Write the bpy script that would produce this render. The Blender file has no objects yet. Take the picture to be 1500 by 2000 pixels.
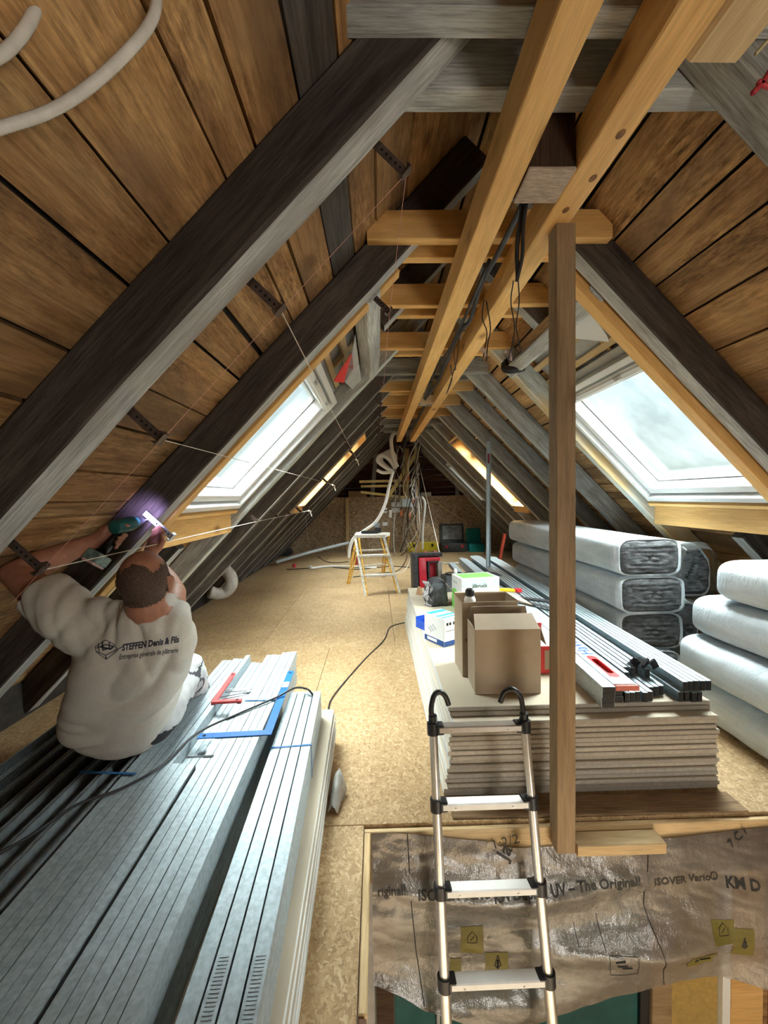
import bpy, bmesh, math, random
from mathutils import Vector, Matrix, Euler, noise
from mathutils.bvhtree import BVHTree
random.seed(7)
S = bpy.context.scene
COL = S.collection
V = Vector
R = math.radians

# ------------------------------------------------------------------ camera
EYE = V((0, 0, 1.37)); FPX = 800.0
YAW, PITCH, ROLL = R(1.05), R(2.15), R(1.0)
_f = V((math.sin(YAW)*math.cos(PITCH), math.cos(YAW)*math.cos(PITCH), -math.sin(PITCH)))
_r0 = V((math.cos(YAW), -math.sin(YAW), 0)); _u0 = _r0.cross(_f)
_r = _r0*math.cos(ROLL) - _u0*math.sin(ROLL); _u = _u0*math.cos(ROLL) + _r0*math.sin(ROLL)
cd = bpy.data.cameras.new('camera'); cam = bpy.data.objects.new('camera', cd); COL.objects.link(cam)
cd.sensor_fit = 'HORIZONTAL'; cd.sensor_width = 36; cd.lens = FPX/1500*36; cd.clip_start = .02; cd.clip_end = 200
mw = Matrix((_r, _u, -_f)).transposed().to_4x4(); mw.translation = EYE; cam.matrix_world = mw
S.camera = cam
def P(x, y, X=None, Y=None, Z=None, pl=None):
    """The point of the room seen at (x, y) of the 1500x2000 photograph, on a plane of the room."""
    d = _f + _r*((x-750)/FPX) + _u*((1000-y)/FPX)
    if X is not None: t = X/d.x
    elif Y is not None: t = Y/d.y
    elif Z is not None: t = (Z-EYE.z)/d.z
    else:
        n = V(pl[:3]); t = (pl[3]-n.dot(EYE))/n.dot(d)
    return EYE + d*t

# ------------------------------------------------------------------ sky: overcast, brighter overhead, trees at the horizon
wd = bpy.data.worlds.new('sky'); S.world = wd; wd.use_nodes = True
nt = wd.node_tree; nt.nodes.clear()
_o = nt.nodes.new('ShaderNodeOutputWorld'); _b = nt.nodes.new('ShaderNodeBackground')
_tc = nt.nodes.new('ShaderNodeTexCoord'); _sx = nt.nodes.new('ShaderNodeSeparateXYZ')
_cr = nt.nodes.new('ShaderNodeValToRGB'); _ns = nt.nodes.new('ShaderNodeTexNoise')
_mp = nt.nodes.new('ShaderNodeMapRange'); _ad = nt.nodes.new('ShaderNodeMath'); _mu = nt.nodes.new('ShaderNodeMath')
nt.links.new(_tc.outputs['Generated'], _sx.inputs[0]); nt.links.new(_tc.outputs['Generated'], _ns.inputs['Vector'])
_ns.inputs['Scale'].default_value = 5; _mu.operation = 'MULTIPLY_ADD'; _mu.inputs[1].default_value = .10; _mu.inputs[2].default_value = -.05
nt.links.new(_ns.outputs['Fac'], _mu.inputs[0]); _ad.operation = 'ADD'
nt.links.new(_sx.outputs['Z'], _ad.inputs[0]); nt.links.new(_mu.outputs[0], _ad.inputs[1])
_mp.inputs['From Min'].default_value = -1; _mp.inputs['From Max'].default_value = 1
nt.links.new(_ad.outputs[0], _mp.inputs['Value']); nt.links.new(_mp.outputs[0], _cr.inputs[0])
el = _cr.color_ramp.elements
el[0].position = 0; el[0].color = (.05, .06, .04, 1)
el[1].position = 1; el[1].color = (1, 1.04, 1.1, 1)
for p, c in ((.47, (.10, .12, .09, 1)), (.5, (.25, .29, .25, 1)), (.53, (.31, .355, .345, 1)), (.6, (.33, .40, .42, 1)), (.7, (.44, .52, .57, 1))):
    e = el.new(p); e.color = c
nt.links.new(_cr.outputs[0], _b.inputs[0]); nt.links.new(_b.outputs[0], _o.inputs[0])
_b.inputs['Strength'].default_value = 1.95
def sun(rot, energy, angle, col=(1, 1, 1)):
    ld = bpy.data.lights.new('sun', 'SUN'); ld.energy = energy; ld.angle = R(angle); ld.color = col
    o = bpy.data.objects.new('sun', ld); COL.objects.link(o); o.rotation_euler = [R(a) for a in rot]
sun((8, 16, 0), 105, 120, (.97, 1, 1))          # the sun behind thin cloud, spread over the upper sky
def add_fill(loc, aim, w, size, col=(1, .93, .82)):
    ld = bpy.data.lights.new('fill_light', 'AREA'); ld.energy = w; ld.size = size; ld.color = col; ld.shape = 'DISK'
    o = bpy.data.objects.new('fill_light', ld); COL.objects.link(o); o.matrix_world = Matrix.Translation(V(loc)) @ (V(loc)-V(aim)).to_track_quat('Z', 'Y').to_matrix().to_4x4()
add_fill((1.6, -1.6, 1.3), (.4, 3, 1.4), 8, .9)       # unseen fill lights added behind the camera
add_fill((1.5, -1.2, .7), (-.9, .9, 1.9), 24, .7)
add_fill((1.2, -1.2, -1.0), (.8, 1.2, -.4), 20, .5)   # and one more added unseen in the storey below
S.view_settings.view_transform = 'Standard'; S.view_settings.look = 'None'
S.view_settings.gamma = 1; S.view_settings.use_curve_mapping = False
S.view_settings.exposure = 0.22
cy = S.cycles
cy.max_bounces = 8; cy.diffuse_bounces = 5; cy.glossy_bounces = 3; cy.transparent_max_bounces = 10; cy.transmission_bounces = 4
cy.sample_clamp_indirect = 6; cy.use_denoising = True; cy.caustics_reflective = False; cy.caustics_refractive = False

# ------------------------------------------------------------------ object helpers
W = {}
def tag(o, label=None, cat=None, group=None, kind=None):
    if label: o['label'] = label
    if cat: o['category'] = cat
    if group: o['group'] = group
    if kind: o['kind'] = kind
    return o
def empty(name, loc, label=None, cat=None, group=None, kind=None, rotz=0):
    o = bpy.data.objects.new(name, None); COL.objects.link(o); o.empty_display_size = .05
    M = Matrix.Translation(V(loc)) @ Matrix.Rotation(rotz, 4, 'Z')
    o.matrix_world = M; W[o] = M
    return tag(o, label, cat, group, kind)
def link(name, me, mats, parent=None, M=None, smooth=False):
    """Link a mesh given in world coordinates (M None) or in its own frame M."""
    o = bpy.data.objects.new(name, me); COL.objects.link(o)
    if not isinstance(mats, (list, tuple)): mats = [mats]
    if not me.materials:
        for m in mats: me.materials.append(m)
    if smooth:
        for p in me.polygons: p.use_smooth = True
    M = M or Matrix.Identity(4)
    if parent is not None:
        o.parent = parent; M2 = W[parent].inverted() @ M
    else: M2 = M
    o.matrix_basis = M2
    W[o] = M
    return o
def frame(z, x=None):
    """Rotation whose local Z is z."""
    z = V(z).normalized(); x = V(x) if x is not None else (V((0, 0, 1)) if abs(z.z) < .9 else V((0, 1, 0)))
    y = z.cross(x).normalized(); x = y.cross(z)
    return Matrix((x, y, z)).transposed()
class MB:
    def __init__(s): s.b = bmesh.new(); s.mi = 0
    def _faces(s, f):
        f.material_index = s.mi; return f
    def box(s, c, d, rot=None, bev=0):
        c = V(c); rot = rot.to_3x3() if rot is not None else Matrix.Identity(3)
        vs = [s.b.verts.new(c + rot @ V((x*d[0]/2, y*d[1]/2, z*d[2]/2))) for x in (-1, 1) for y in (-1, 1) for z in (-1, 1)]
        fs = [s._faces(s.b.faces.new([vs[i] for i in q])) for q in ((0,1,3,2),(4,6,7,5),(0,4,5,1),(2,3,7,6),(0,2,6,4),(1,5,7,3))]
        if bev:
            es = {e for f in fs for e in f.edges}
            r = bmesh.ops.bevel(s.b, geom=list(es), offset=bev, segments=1 if bev < .006 else 2, affect='EDGES', profile=.5)
            for f in r['faces']: f.material_index = s.mi
        return s
    def ring(s, c, M, r, n, r2=None):
        r2 = r if r2 is None else r2
        return [s.b.verts.new(V(c) + M @ V((r*math.cos(2*math.pi*k/n), r2*math.sin(2*math.pi*k/n), 0))) for k in range(n)]
    def loft(s, rings, caps=True, closed=True):
        n = len(rings[0])
        for a, b in zip(rings, rings[1:]):
            for k in range(n if closed else n-1):
                s._faces(s.b.faces.new((a[k], a[(k+1) % n], b[(k+1) % n], b[k])))
        if caps:
            s._faces(s.b.faces.new(rings[0][::-1])); s._faces(s.b.faces.new(rings[-1]))
        return s
    def cyl(s, p, q, r, r2=None, n=12, caps=True):
        M = frame(V(q)-V(p)); return s.loft([s.ring(p, M, r, n), s.ring(q, M, r if r2 is None else r2, n)], caps)
    def tube(s, pts, r, n=6, caps=True, rad=None):
        pts = [V(p) for p in pts]; rings = []; x = None
        for i, p in enumerate(pts):
            t = (pts[min(i+1, len(pts)-1)] - pts[max(i-1, 0)])
            if t.length < 1e-9: t = V((0, 0, 1))
            t.normalize()
            if x is None: x = frame(t).col[0].copy()
            x = (x - t*x.dot(t)); x = x.normalized() if x.length > 1e-6 else frame(t).col[0].copy()
            y = t.cross(x); M = Matrix((x, y, t)).transposed()
            rings.append(s.ring(p, M, rad[i] if rad else r, n))
        return s.loft(rings, caps)
    def ball(s, c, r, rot=None, u=16, v=10):
        if not isinstance(r, (tuple, list, Vector)): r = (r, r, r)
        M = Matrix.Translation(V(c)) @ (rot.to_4x4() if rot is not None else Matrix.Identity(4)) @ Matrix.Diagonal((*r, 1))
        k = bmesh.ops.create_uvsphere(s.b, u_segments=u, v_segments=v, radius=1, matrix=M)
        for f in {f for w in k['verts'] for f in w.link_faces}: f.material_index = s.mi
        return s
    def prism(s, pts, h):
        """Polygon pts (world) extruded by vector h."""
        a = [s.b.verts.new(V(p)) for p in pts]; b = [s.b.verts.new(V(p)+V(h)) for p in pts]
        return s.loft([a, b])
    def quad(s, *pts):
        s._faces(s.b.faces.new([s.b.verts.new(V(p)) for p in pts])); return s
    def mesh(s, name):
        bmesh.ops.recalc_face_normals(s.b, faces=s.b.faces)
        me = bpy.data.meshes.new(name); s.b.to_mesh(me); s.b.free(); return me
    def build(s, name, mats, parent=None, smooth=False, auto=False, M=None):
        me = s.mesh(name)
        if M is not None: pass
        o = link(name, me, mats, parent, M, smooth or auto)
        if auto: smooth_by_angle(me)
        return o
def smooth_by_angle(me, a=35):
    bm = bmesh.new(); bm.from_mesh(me)
    for e in bm.edges: e.smooth = not (len(e.link_faces) == 2 and e.calc_face_angle(0) > R(a))
    bm.to_mesh(me); bm.free()
def bez(pts, n=8):
    """Smooth Catmull-Rom line through pts."""
    pts = [V(p) for p in pts]; out = []
    q = [pts[0]*2-pts[1]] + pts + [pts[-1]*2-pts[-2]]
    for i in range(1, len(q)-2):
        a, b, c, d = q[i-1:i+3]
        for k in range(n):
            t = k/n; out.append(.5*((2*b)+(c-a)*t+(2*a-5*b+4*c-d)*t*t+(3*b-a-3*c+d)*t**3))
    out.append(pts[-1]); return out
def bar(name, p0, p1, w, h, mats, up=(0, 0, 1), parent=None, n=1, jit=0, bev=.003, under=False):
    """A timber or rail: local X along p0-p1, local Z towards up; w across, h high. under: second material on the -Z face."""
    p0, p1 = V(p0), V(p1); x = (p1-p0); L = x.length; x.normalize()
    z = V(up); z = (z - x*z.dot(x)).normalized(); y = z.cross(x)
    M = Matrix((x, y, z)).transposed().to_4x4(); M.translation = (p0+p1)/2
    b = bmesh.new(); rings = []
    ch = bev
    prof = [(-w/2+ch, -h/2), (w/2-ch, -h/2), (w/2, -h/2+ch), (w/2, h/2-ch), (w/2-ch, h/2), (-w/2+ch, h/2), (-w/2, h/2-ch), (-w/2, -h/2+ch)]
    ph = random.random()*50
    for i in range(n+1):
        t = i/n; X = -L/2 + L*t
        oy = (noise.noise(V((X*.9, ph, 0)))*jit*1.2); oz = noise.noise(V((X*.9, ph, 9)))*jit*1.2
        rings.append([b.verts.new((X, py + oy + noise.noise(V((X*2.2, k*3.1, ph)))*jit, pz + oz + noise.noise(V((X*2.2, k*3.1, ph+20)))*jit)) for k, (py, pz) in enumerate(prof)])
    for a, c in zip(rings, rings[1:]):
        for k in range(8):
            f = b.faces.new((a[k], a[(k+1) % 8], c[(k+1) % 8], c[k])); f.material_index = 1 if under and k == 0 else 0
    b.faces.new(rings[0][::-1]); b.faces.new(rings[-1])
    bmesh.ops.recalc_face_normals(b, faces=b.faces)
    me = bpy.data.meshes.new(name); b.to_mesh(me); b.free()
    return link(name, me, mats, parent, M)
def copy_tree(o, M, label=None, group=None, parent=None):
    """A copy of a thing or part and of all under it, with the thing moved by M (world)."""
    c = o.copy(); COL.objects.link(c); W[c] = M @ W[o]
    if parent is None: c.matrix_basis = W[c]
    else: c.parent = parent
    if label: c['label'] = label
    if group: c['group'] = group
    for ch in [k for k in W if k.parent == o]: copy_tree(ch, M, parent=c)
    return c
def text_mesh(s, size, font_shear=0, bold=0, spacing=1.0):
    cu = bpy.data.curves.new('t', 'FONT'); cu.body = s; cu.size = size; cu.shear = font_shear; cu.offset = bold; cu.space_character = spacing
    cu.resolution_u = 2
    o = bpy.data.objects.new('t', cu); COL.objects.link(o)
    dg = bpy.context.evaluated_depsgraph_get(); me = bpy.data.meshes.new_from_object(o.evaluated_get(dg))
    COL.objects.unlink(o); bpy.data.objects.remove(o); bpy.data.curves.remove(cu)
    me.materials.clear(); return me
def lettering(name, s, size, m, parent, org, xd, yd, fn=None, **k):
    """Flat print of the words s: org is its lower left corner, xd/yd its directions; fn moves each point onto its surface."""
    me = text_mesh(s, size, **k); xd, yd, org = V(xd).normalized(), V(yd).normalized(), V(org); nz = xd.cross(yd)
    if fn:
        b = bmesh.new(); b.from_mesh(me); bmesh.ops.triangulate(b, faces=b.faces)
        for _ in range(2): bmesh.ops.subdivide_edges(b, edges=[e for e in b.edges if e.calc_length() > size*.18], cuts=1)
        bmesh.ops.triangulate(b, faces=b.faces)
        b.to_mesh(me); b.free()
    for v in me.vertices:
        p = org + xd*v.co.x + yd*v.co.y
        v.co = fn(p) if fn else p + nz*.0006
    return link(name, me, m, parent)

# ------------------------------------------------------------------ materials
def newmat(name):
    m = bpy.data.materials.new(name); m.use_nodes = True
    return m, m.node_tree.nodes, m.node_tree.links, m.node_tree.nodes['Principled BSDF']
def N(ns, t, **k):
    n = ns.new('ShaderNode'+t)
    for a, v in k.items():
        if a in n.inputs: n.inputs[a].default_value = v
        else: setattr(n, a, v)
    return n
def coords(ns, ls, scale, rnd=True):
    tc = N(ns, 'TexCoord'); mp = N(ns, 'Mapping'); mp.inputs['Scale'].default_value = scale
    if rnd:
        oi = N(ns, 'ObjectInfo'); mu = N(ns, 'VectorMath', operation='MULTIPLY'); mu.inputs[1].default_value = (57, 91, 33)
        ls.new(oi.outputs['Random'], mu.inputs[0])
        ad = N(ns, 'VectorMath', operation='ADD'); ls.new(tc.outputs['Object'], ad.inputs[0]); ls.new(mu.outputs[0], ad.inputs[1])
        ls.new(ad.outputs[0], mp.inputs[0])
    else: ls.new(tc.outputs['Object'], mp.inputs[0])
    return mp.outputs[0]
def ramp(ns, ls, fac, stops):
    r = N(ns, 'ValToRGB'); e = r.color_ramp.elements
    e[0].position, e[0].color = stops[0][0], (*stops[0][1], 1); e[1].position, e[1].color = stops[-1][0], (*stops[-1][1], 1)
    for p, c in stops[1:-1]: k = e.new(p); k.color = (*c, 1)
    ls.new(fac, r.inputs[0]); return r.outputs[0]
def mixc(ns, ls, fac, a, b, mode='MIX'):
    m = N(ns, 'Mix', data_type='RGBA', blend_type=mode)
    for s_, v in (('Factor', fac), ('A', a), ('B', b)):
        i = [q for q in m.inputs if q.name == s_ and (q.type == 'RGBA' or s_ == 'Factor')]
        i = i[0]
        if hasattr(v, 'is_linked') or hasattr(v, 'links'): ls.new(v, i)
        elif isinstance(v, (int, float)): i.default_value = v
        else: i.default_value = (*v, 1)
    return [q for q in m.outputs if q.type == 'RGBA'][0]
def vary(ns, ls, col, amt=.25):
    """Piece to piece difference in brightness."""
    oi = N(ns, 'ObjectInfo'); mr = N(ns, 'MapRange'); mr.inputs['To Min'].default_value = 1-amt; mr.inputs['To Max'].default_value = 1+amt
    ls.new(oi.outputs['Random'], mr.inputs['Value'])
    h = N(ns, 'HueSaturation'); ls.new(mr.outputs[0], h.inputs['Value']); ls.new(col, h.inputs['Color']); return h.outputs[0]
def wood(name, dark, mid, light, mott=0, rough=.75, grain=1.0, knots=.6, amt=.2, bump=.25, stain=None, fine=.75):
    m, ns, ls, bs = newmat(name)
    n1 = N(ns, 'TexNoise', Scale=2.2*grain, Detail=5, Roughness=.62, Distortion=.9); ls.new(coords(ns, ls, (.55, 5, 5)), n1.inputs['Vector'])
    n2 = N(ns, 'TexNoise', Scale=6*grain, Detail=4, Roughness=.7); ls.new(coords(ns, ls, (1.2, 22, 22)), n2.inputs['Vector'])
    c = ramp(ns, ls, n1.outputs['Fac'], [(.25, dark), (.5, mid), (.75, light)])
    g = ramp(ns, ls, n2.outputs['Fac'], [(.34, (.42, .40, .38)), (.6, (1.12, 1.12, 1.12))])
    c = mixc(ns, ls, fine, c, g, 'MULTIPLY')
    if knots:
        vo = N(ns, 'TexVoronoi', Scale=1.0); ls.new(coords(ns, ls, (2.1, 4.6, 4.6)), vo.inputs['Vector'])
        k = ramp(ns, ls, vo.outputs['Distance'], [(.06, (.28, .2, .14)), (.13, (.8, .75, .7)), (.2, (1, 1, 1))])
        c = mixc(ns, ls, knots, c, k, 'MULTIPLY')
    if stain:
        n3 = N(ns, 'TexNoise', Scale=1.3, Detail=3, Roughness=.6); ls.new(coords(ns, ls, (.7, 2.2, 2.2)), n3.inputs['Vector'])
        f = ramp(ns, ls, n3.outputs['Fac'], [(.5, (0, 0, 0)), (.64, (1, 1, 1))])
        c = mixc(ns, ls, f, c, stain)
    if mott:
        n4 = N(ns, 'TexNoise', Scale=1, Detail=6, Roughness=.75); ls.new(coords(ns, ls, (16, 60, 60)), n4.inputs['Vector'])
        n5 = N(ns, 'TexNoise', Scale=1, Detail=3, Roughness=.6); ls.new(coords(ns, ls, (1.6, 5, 5)), n5.inputs['Vector'])
        c = mixc(ns, ls, ramp(ns, ls, n5.outputs['Fac'], [(.38, (.15, .15, .15)), (.66, (mott, mott, mott))]), c, ramp(ns, ls, n4.outputs['Fac'], [(.36, (.42, .38, .34)), (.62, (1.35, 1.33, 1.3))]), 'MULTIPLY')
    c = vary(ns, ls, c, amt); ls.new(c, bs.inputs['Base Color'])
    bs.inputs['Roughness'].default_value = rough; bs.inputs['Specular IOR Level'].default_value = .25
    bp = N(ns, 'Bump', Strength=bump, Distance=.004); ls.new(n2.outputs['Fac'], bp.inputs['Height']); ls.new(bp.outputs[0], bs.inputs['Normal'])
    return m
def plain(name, col, rough=.5, metal=0, var=.0, nscale=20, bump=0, spec=.4, mottle=.15, stretch=(1, 1, 1), trans=0, coat=0):
    m, ns, ls, bs = newmat(name)
    n = N(ns, 'TexNoise', Scale=nscale, Detail=3, Roughness=.6); ls.new(coords(ns, ls, stretch), n.inputs['Vector'])
    c = ramp(ns, ls, n.outputs['Fac'], [(.3, tuple(x*(1-mottle) for x in col)), (.7, tuple(min(1, x*(1+mottle)) for x in col))])
    if var: c = vary(ns, ls, c, var)
    ls.new(c, bs.inputs['Base Color']); bs.inputs['Roughness'].default_value = rough; bs.inputs['Metallic'].default_value = metal
    bs.inputs['Specular IOR Level'].default_value = spec
    if coat: bs.inputs['Coat Weight'].default_value = coat
    if bump:
        bp = N(ns, 'Bump', Strength=bump, Distance=.003); ls.new(n.outputs['Fac'], bp.inputs['Height']); ls.new(bp.outputs[0], bs.inputs['Normal'])
    return m
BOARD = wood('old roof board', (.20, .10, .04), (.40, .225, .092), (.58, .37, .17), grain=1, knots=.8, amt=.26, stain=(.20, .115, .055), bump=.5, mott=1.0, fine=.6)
BOARD_GREY = wood('greyed roof board', (.05, .042, .036), (.10, .085, .07), (.17, .14, .11), amt=.2)
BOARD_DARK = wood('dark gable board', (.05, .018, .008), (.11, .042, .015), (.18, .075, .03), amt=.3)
TIMBER = wood('weathered timber side', (.034, .027, .022), (.072, .059, .049), (.135, .115, .098), knots=.4, amt=.15, bump=.5)
TIMBER2 = wood('brown grey rafter', (.055, .046, .038), (.115, .10, .084), (.19, .168, .145), knots=.4, amt=.15, bump=.5)
LIME = wood('limewashed timber face', (.28, .29, .28), (.50, .52, .51), (.66, .68, .67), knots=.3, amt=.1, bump=.5, stain=(.3, .29, .27))
GREYT = wood('grey timber', (.15, .14, .125), (.30, .295, .27), (.44, .435, .41), knots=.5, amt=.2, bump=.5)
YELLOW = wood('new spruce', (.56, .30, .09), (.72, .43, .155), (.80, .52, .22), rough=.6, knots=.8, amt=.08, grain=.8, bump=.12, fine=.3)
PALEW = wood('pale batten wood', (.48, .33, .16), (.62, .45, .24), (.72, .56, .34), rough=.65, amt=.1, knots=.5, bump=.1, fine=.35)
POSTW = wood('dull planed spruce', (.20, .13, .07), (.30, .205, .115), (.38, .27, .16), rough=.6, amt=.1, knots=.6, bump=.12, fine=.35)
MINT = wood('timber with peeling pale paint', (.36, .42, .41), (.50, .57, .56), (.6, .66, .65), amt=.06, knots=.2, stain=(.50, .36, .18))
# ------------------------------------------------------------------ more materials
def osb(name, cs, sc=5.0):
    m, ns, ls, bs = newmat(name)
    co = coords(ns, ls, (1, 1, 1))
    nz = N(ns, 'TexNoise', Scale=6*sc, Detail=2); ls.new(co, nz.inputs['Vector'])
    md = N(ns, 'VectorMath', operation='MULTIPLY_ADD'); md.inputs[1].default_value = (.05, .05, .05)
    ls.new(nz.outputs['Color'], md.inputs[0]); ls.new(co, md.inputs[2])
    cols = []
    for k, s in enumerate(((26, 9, 20), (10, 30, 20))):
        mp = N(ns, 'Mapping'); mp.inputs['Scale'].default_value = tuple(x*sc for x in s); mp.inputs['Rotation'].default_value = (0, 0, .35*(k*2-1)+.2)
        ls.new(md.outputs[0], mp.inputs[0])
        vo = N(ns, 'TexVoronoi', Scale=1); ls.new(mp.outputs[0], vo.inputs['Vector'])
        sp = N(ns, 'SeparateColor'); ls.new(vo.outputs['Color'], sp.inputs[0])
        cols.append((ramp(ns, ls, sp.outputs[0], [(0, cs[0]), (.25, cs[1]), (.7, cs[2]), (1, cs[3])]), sp.outputs[1]))
    f = ramp(ns, ls, cols[0][1], [(.45, (0, 0, 0)), (.5, (1, 1, 1))])
    c = mixc(ns, ls, f, cols[0][0], cols[1][0])
    n3 = N(ns, 'TexNoise', Scale=1.6, Detail=4, Roughness=.6); ls.new(co, n3.inputs['Vector'])
    g = ramp(ns, ls, n3.outputs['Fac'], [(.3, (.78, .74, .68)), (.6, (1, 1, 1))]); c = mixc(ns, ls, .8, c, g, 'MULTIPLY')
    ls.new(c, bs.inputs['Base Color']); bs.inputs['Roughness'].default_value = .62; bs.inputs['Specular IOR Level'].default_value = .3
    bp = N(ns, 'Bump', Strength=.2, Distance=.002); ls.new(cols[0][1], bp.inputs['Height']); ls.new(bp.outputs[0], bs.inputs['Normal'])
    return m
OSB = osb('oriented strand board', ((.30, .19, .09), (.38, .25, .125), (.46, .32, .17), (.56, .42, .25)))
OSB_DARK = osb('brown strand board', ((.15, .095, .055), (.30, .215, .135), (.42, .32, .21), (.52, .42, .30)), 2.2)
UNDER = plain('dark roof underlay', (.028, .022, .018), .9, mottle=.4)
PVC = plain('white lacquered window frame', (.80, .82, .82), .3, mottle=.03)
ALU = plain('grey window metal', (.42, .44, .45), .35, .6, mottle=.08)
STONE = plain('brown rough plaster', (.15, .10, .065), .9, nscale=7, mottle=.5, bump=.4)
FOIL = plain('silver foil membrane', (.50, .52, .54), .4, .25, nscale=6, bump=.6)
RED = plain('red paint', (.62, .03, .035), .4, mottle=.1)
BLACK = plain('black plastic', (.012, .012, .013), .4, mottle=.2)
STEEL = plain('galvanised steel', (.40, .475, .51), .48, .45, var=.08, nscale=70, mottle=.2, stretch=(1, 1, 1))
STEEL_M = plain('shaded galvanised steel', (.26, .29, .30), .42, .6, var=.1, nscale=60, mottle=.2)  # darker copy of the galvanised steel, shade put into its colour
STEEL_D = plain('dull galvanised steel', (.20, .21, .215), .5, .7, var=.1, nscale=40, mottle=.2)
def glassmat(name, fog=.12):
    m, ns, ls, bs = newmat(name); ns.remove(bs); out = ns['Material Output']
    tr = N(ns, 'BsdfTransparent'); tr.inputs[0].default_value = (.93, .97, .96, 1)
    gl = N(ns, 'BsdfGlossy', Roughness=.05); fw = N(ns, 'LayerWeight', Blend=.5); pw = N(ns, 'Math', operation='POWER'); pw.inputs[1].default_value = 4; ls.new(fw.outputs['Facing'], pw.inputs[0]); fr = N(ns, 'Math', operation='MULTIPLY_ADD'); fr.inputs[1].default_value = .5; fr.inputs[2].default_value = .02; ls.new(pw.outputs[0], fr.inputs[0]); mx = N(ns, 'MixShader')
    ls.new(fr.outputs[0], mx.inputs[0]); ls.new(tr.outputs[0], mx.inputs[1]); ls.new(gl.outputs[0], mx.inputs[2])
    tl = N(ns, 'BsdfTranslucent'); tl.inputs[0].default_value = (.85, .87, .86, 1)
    n = N(ns, 'TexNoise', Scale=3.5, Detail=5, Roughness=.7); ls.new(coords(ns, ls, (1, 1, 1)), n.inputs['Vector'])
    mr = N(ns, 'MapRange'); mr.inputs['From Min'].default_value = .35; mr.inputs['From Max'].default_value = .75
    mr.inputs['To Min'].default_value = fog*.3; mr.inputs['To Max'].default_value = fog*2.4; ls.new(n.outputs['Fac'], mr.inputs['Value'])
    m2 = N(ns, 'MixShader'); ls.new(mr.outputs[0], m2.inputs[0]); ls.new(mx.outputs[0], m2.inputs[1]); ls.new(tl.outputs[0], m2.inputs[2])
    ls.new(m2.outputs[0], out.inputs[0]); return m
GLASS = glassmat('misted window glass', .004)

# ------------------------------------------------------------------ roof frame of reference: t down the slope, d outwards from the rafter soffits
CA, SA = math.cos(R(46)), math.sin(R(46)); AX, AZ = .56, 2.942
def rp(sd, t, y, d): return V((AX + sd*(t*CA + d*SA), y, AZ - t*SA + d*CA))
def rn(sd): return V((sd*SA, 0, CA))
def roofpl(sd, d): return (sd*1.0355, 0, 1, AZ + sd*1.0355*AX + d*1.4395)
Y0, Y1, YG = -2.5, 10.2, 11.0
WIN = {1: (-1, 2.17, 3.31, 1.18, 2.34), 2: (1, 2.17, 3.31, 1.18, 2.34), 3: (-1, 5.48, 6.06, 1.0, 2.35), 4: (1, 6.17, 6.78, 1.02, 2.46),
       7: (-1, 6.95, 7.40, 1.1, 2.4), 8: (-1, 8.33, 8.80, 1.1, 2.4), 9: (1, 8.33, 8.80, 1.3, 2.4),}  # these three are unseen extra windows, added to brighten the far end
OPEN = {-1: [(2.12, 3.34, .82, 1.18), (2.12, 3.34, 2.34, 2.42)], 1: [(2.12, 3.34, .82, 1.18), (2.12, 3.34, 2.34, 2.42)]}

# ------------------------------------------------------------------ floor
floor = empty('floor', (0, 0, 0), kind='structure')
HX0, HX1, HY0, HY1 = -.075, 1.68, .30, 1.665
def panel(x0, x1, y0, y1, m=OSB, z=0):
    g = .0015
    MB().box(((x0+x1)/2, (y0+y1)/2, z-.011), (x1-x0-2*g, y1-y0-2*g, .022), bev=.0015).build('floor_panel', m, floor)
rows = [(-2.5, HY0, (-2.7, -1.45, -.2, 1.05, 2.3, 3.7)), (HY0, HY1, (-2.7, -1.325, HX0, None, HX1, 2.6, 3.7)), (HY1, 3.72, (-2.7, -1.7, -.45, .8, 2.05, 3.7)),
        (3.72, 6.2, (-2.7, -1.1, .15, 1.4, 2.65, 3.7)), (6.2, 8.68, (-2.7, -1.7, -.45, .8, 2.05, 3.7)), (8.68, Y1, (-2.7, -1.1, .15, 1.4, 2.65, 3.7))]
for a, b, xs in rows:
    for x0, x1 in zip(xs, xs[1:]):
        if x0 is None or x1 is None: continue
        panel(x0, x1, a, b)
m = MB()
for x0, x1, a, b in ((-2.75, HX0, Y0, Y1), (HX1, 3.75, Y0, Y1), (HX0, HX1, Y0, HY0), (HX0, HX1, HY1, Y1)):
    m.box(((x0+x1)/2, (a+b)/2, -.125), (x1-x0, b-a, .2))
m.build('floor_joist_layer', STONE, floor)

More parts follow.
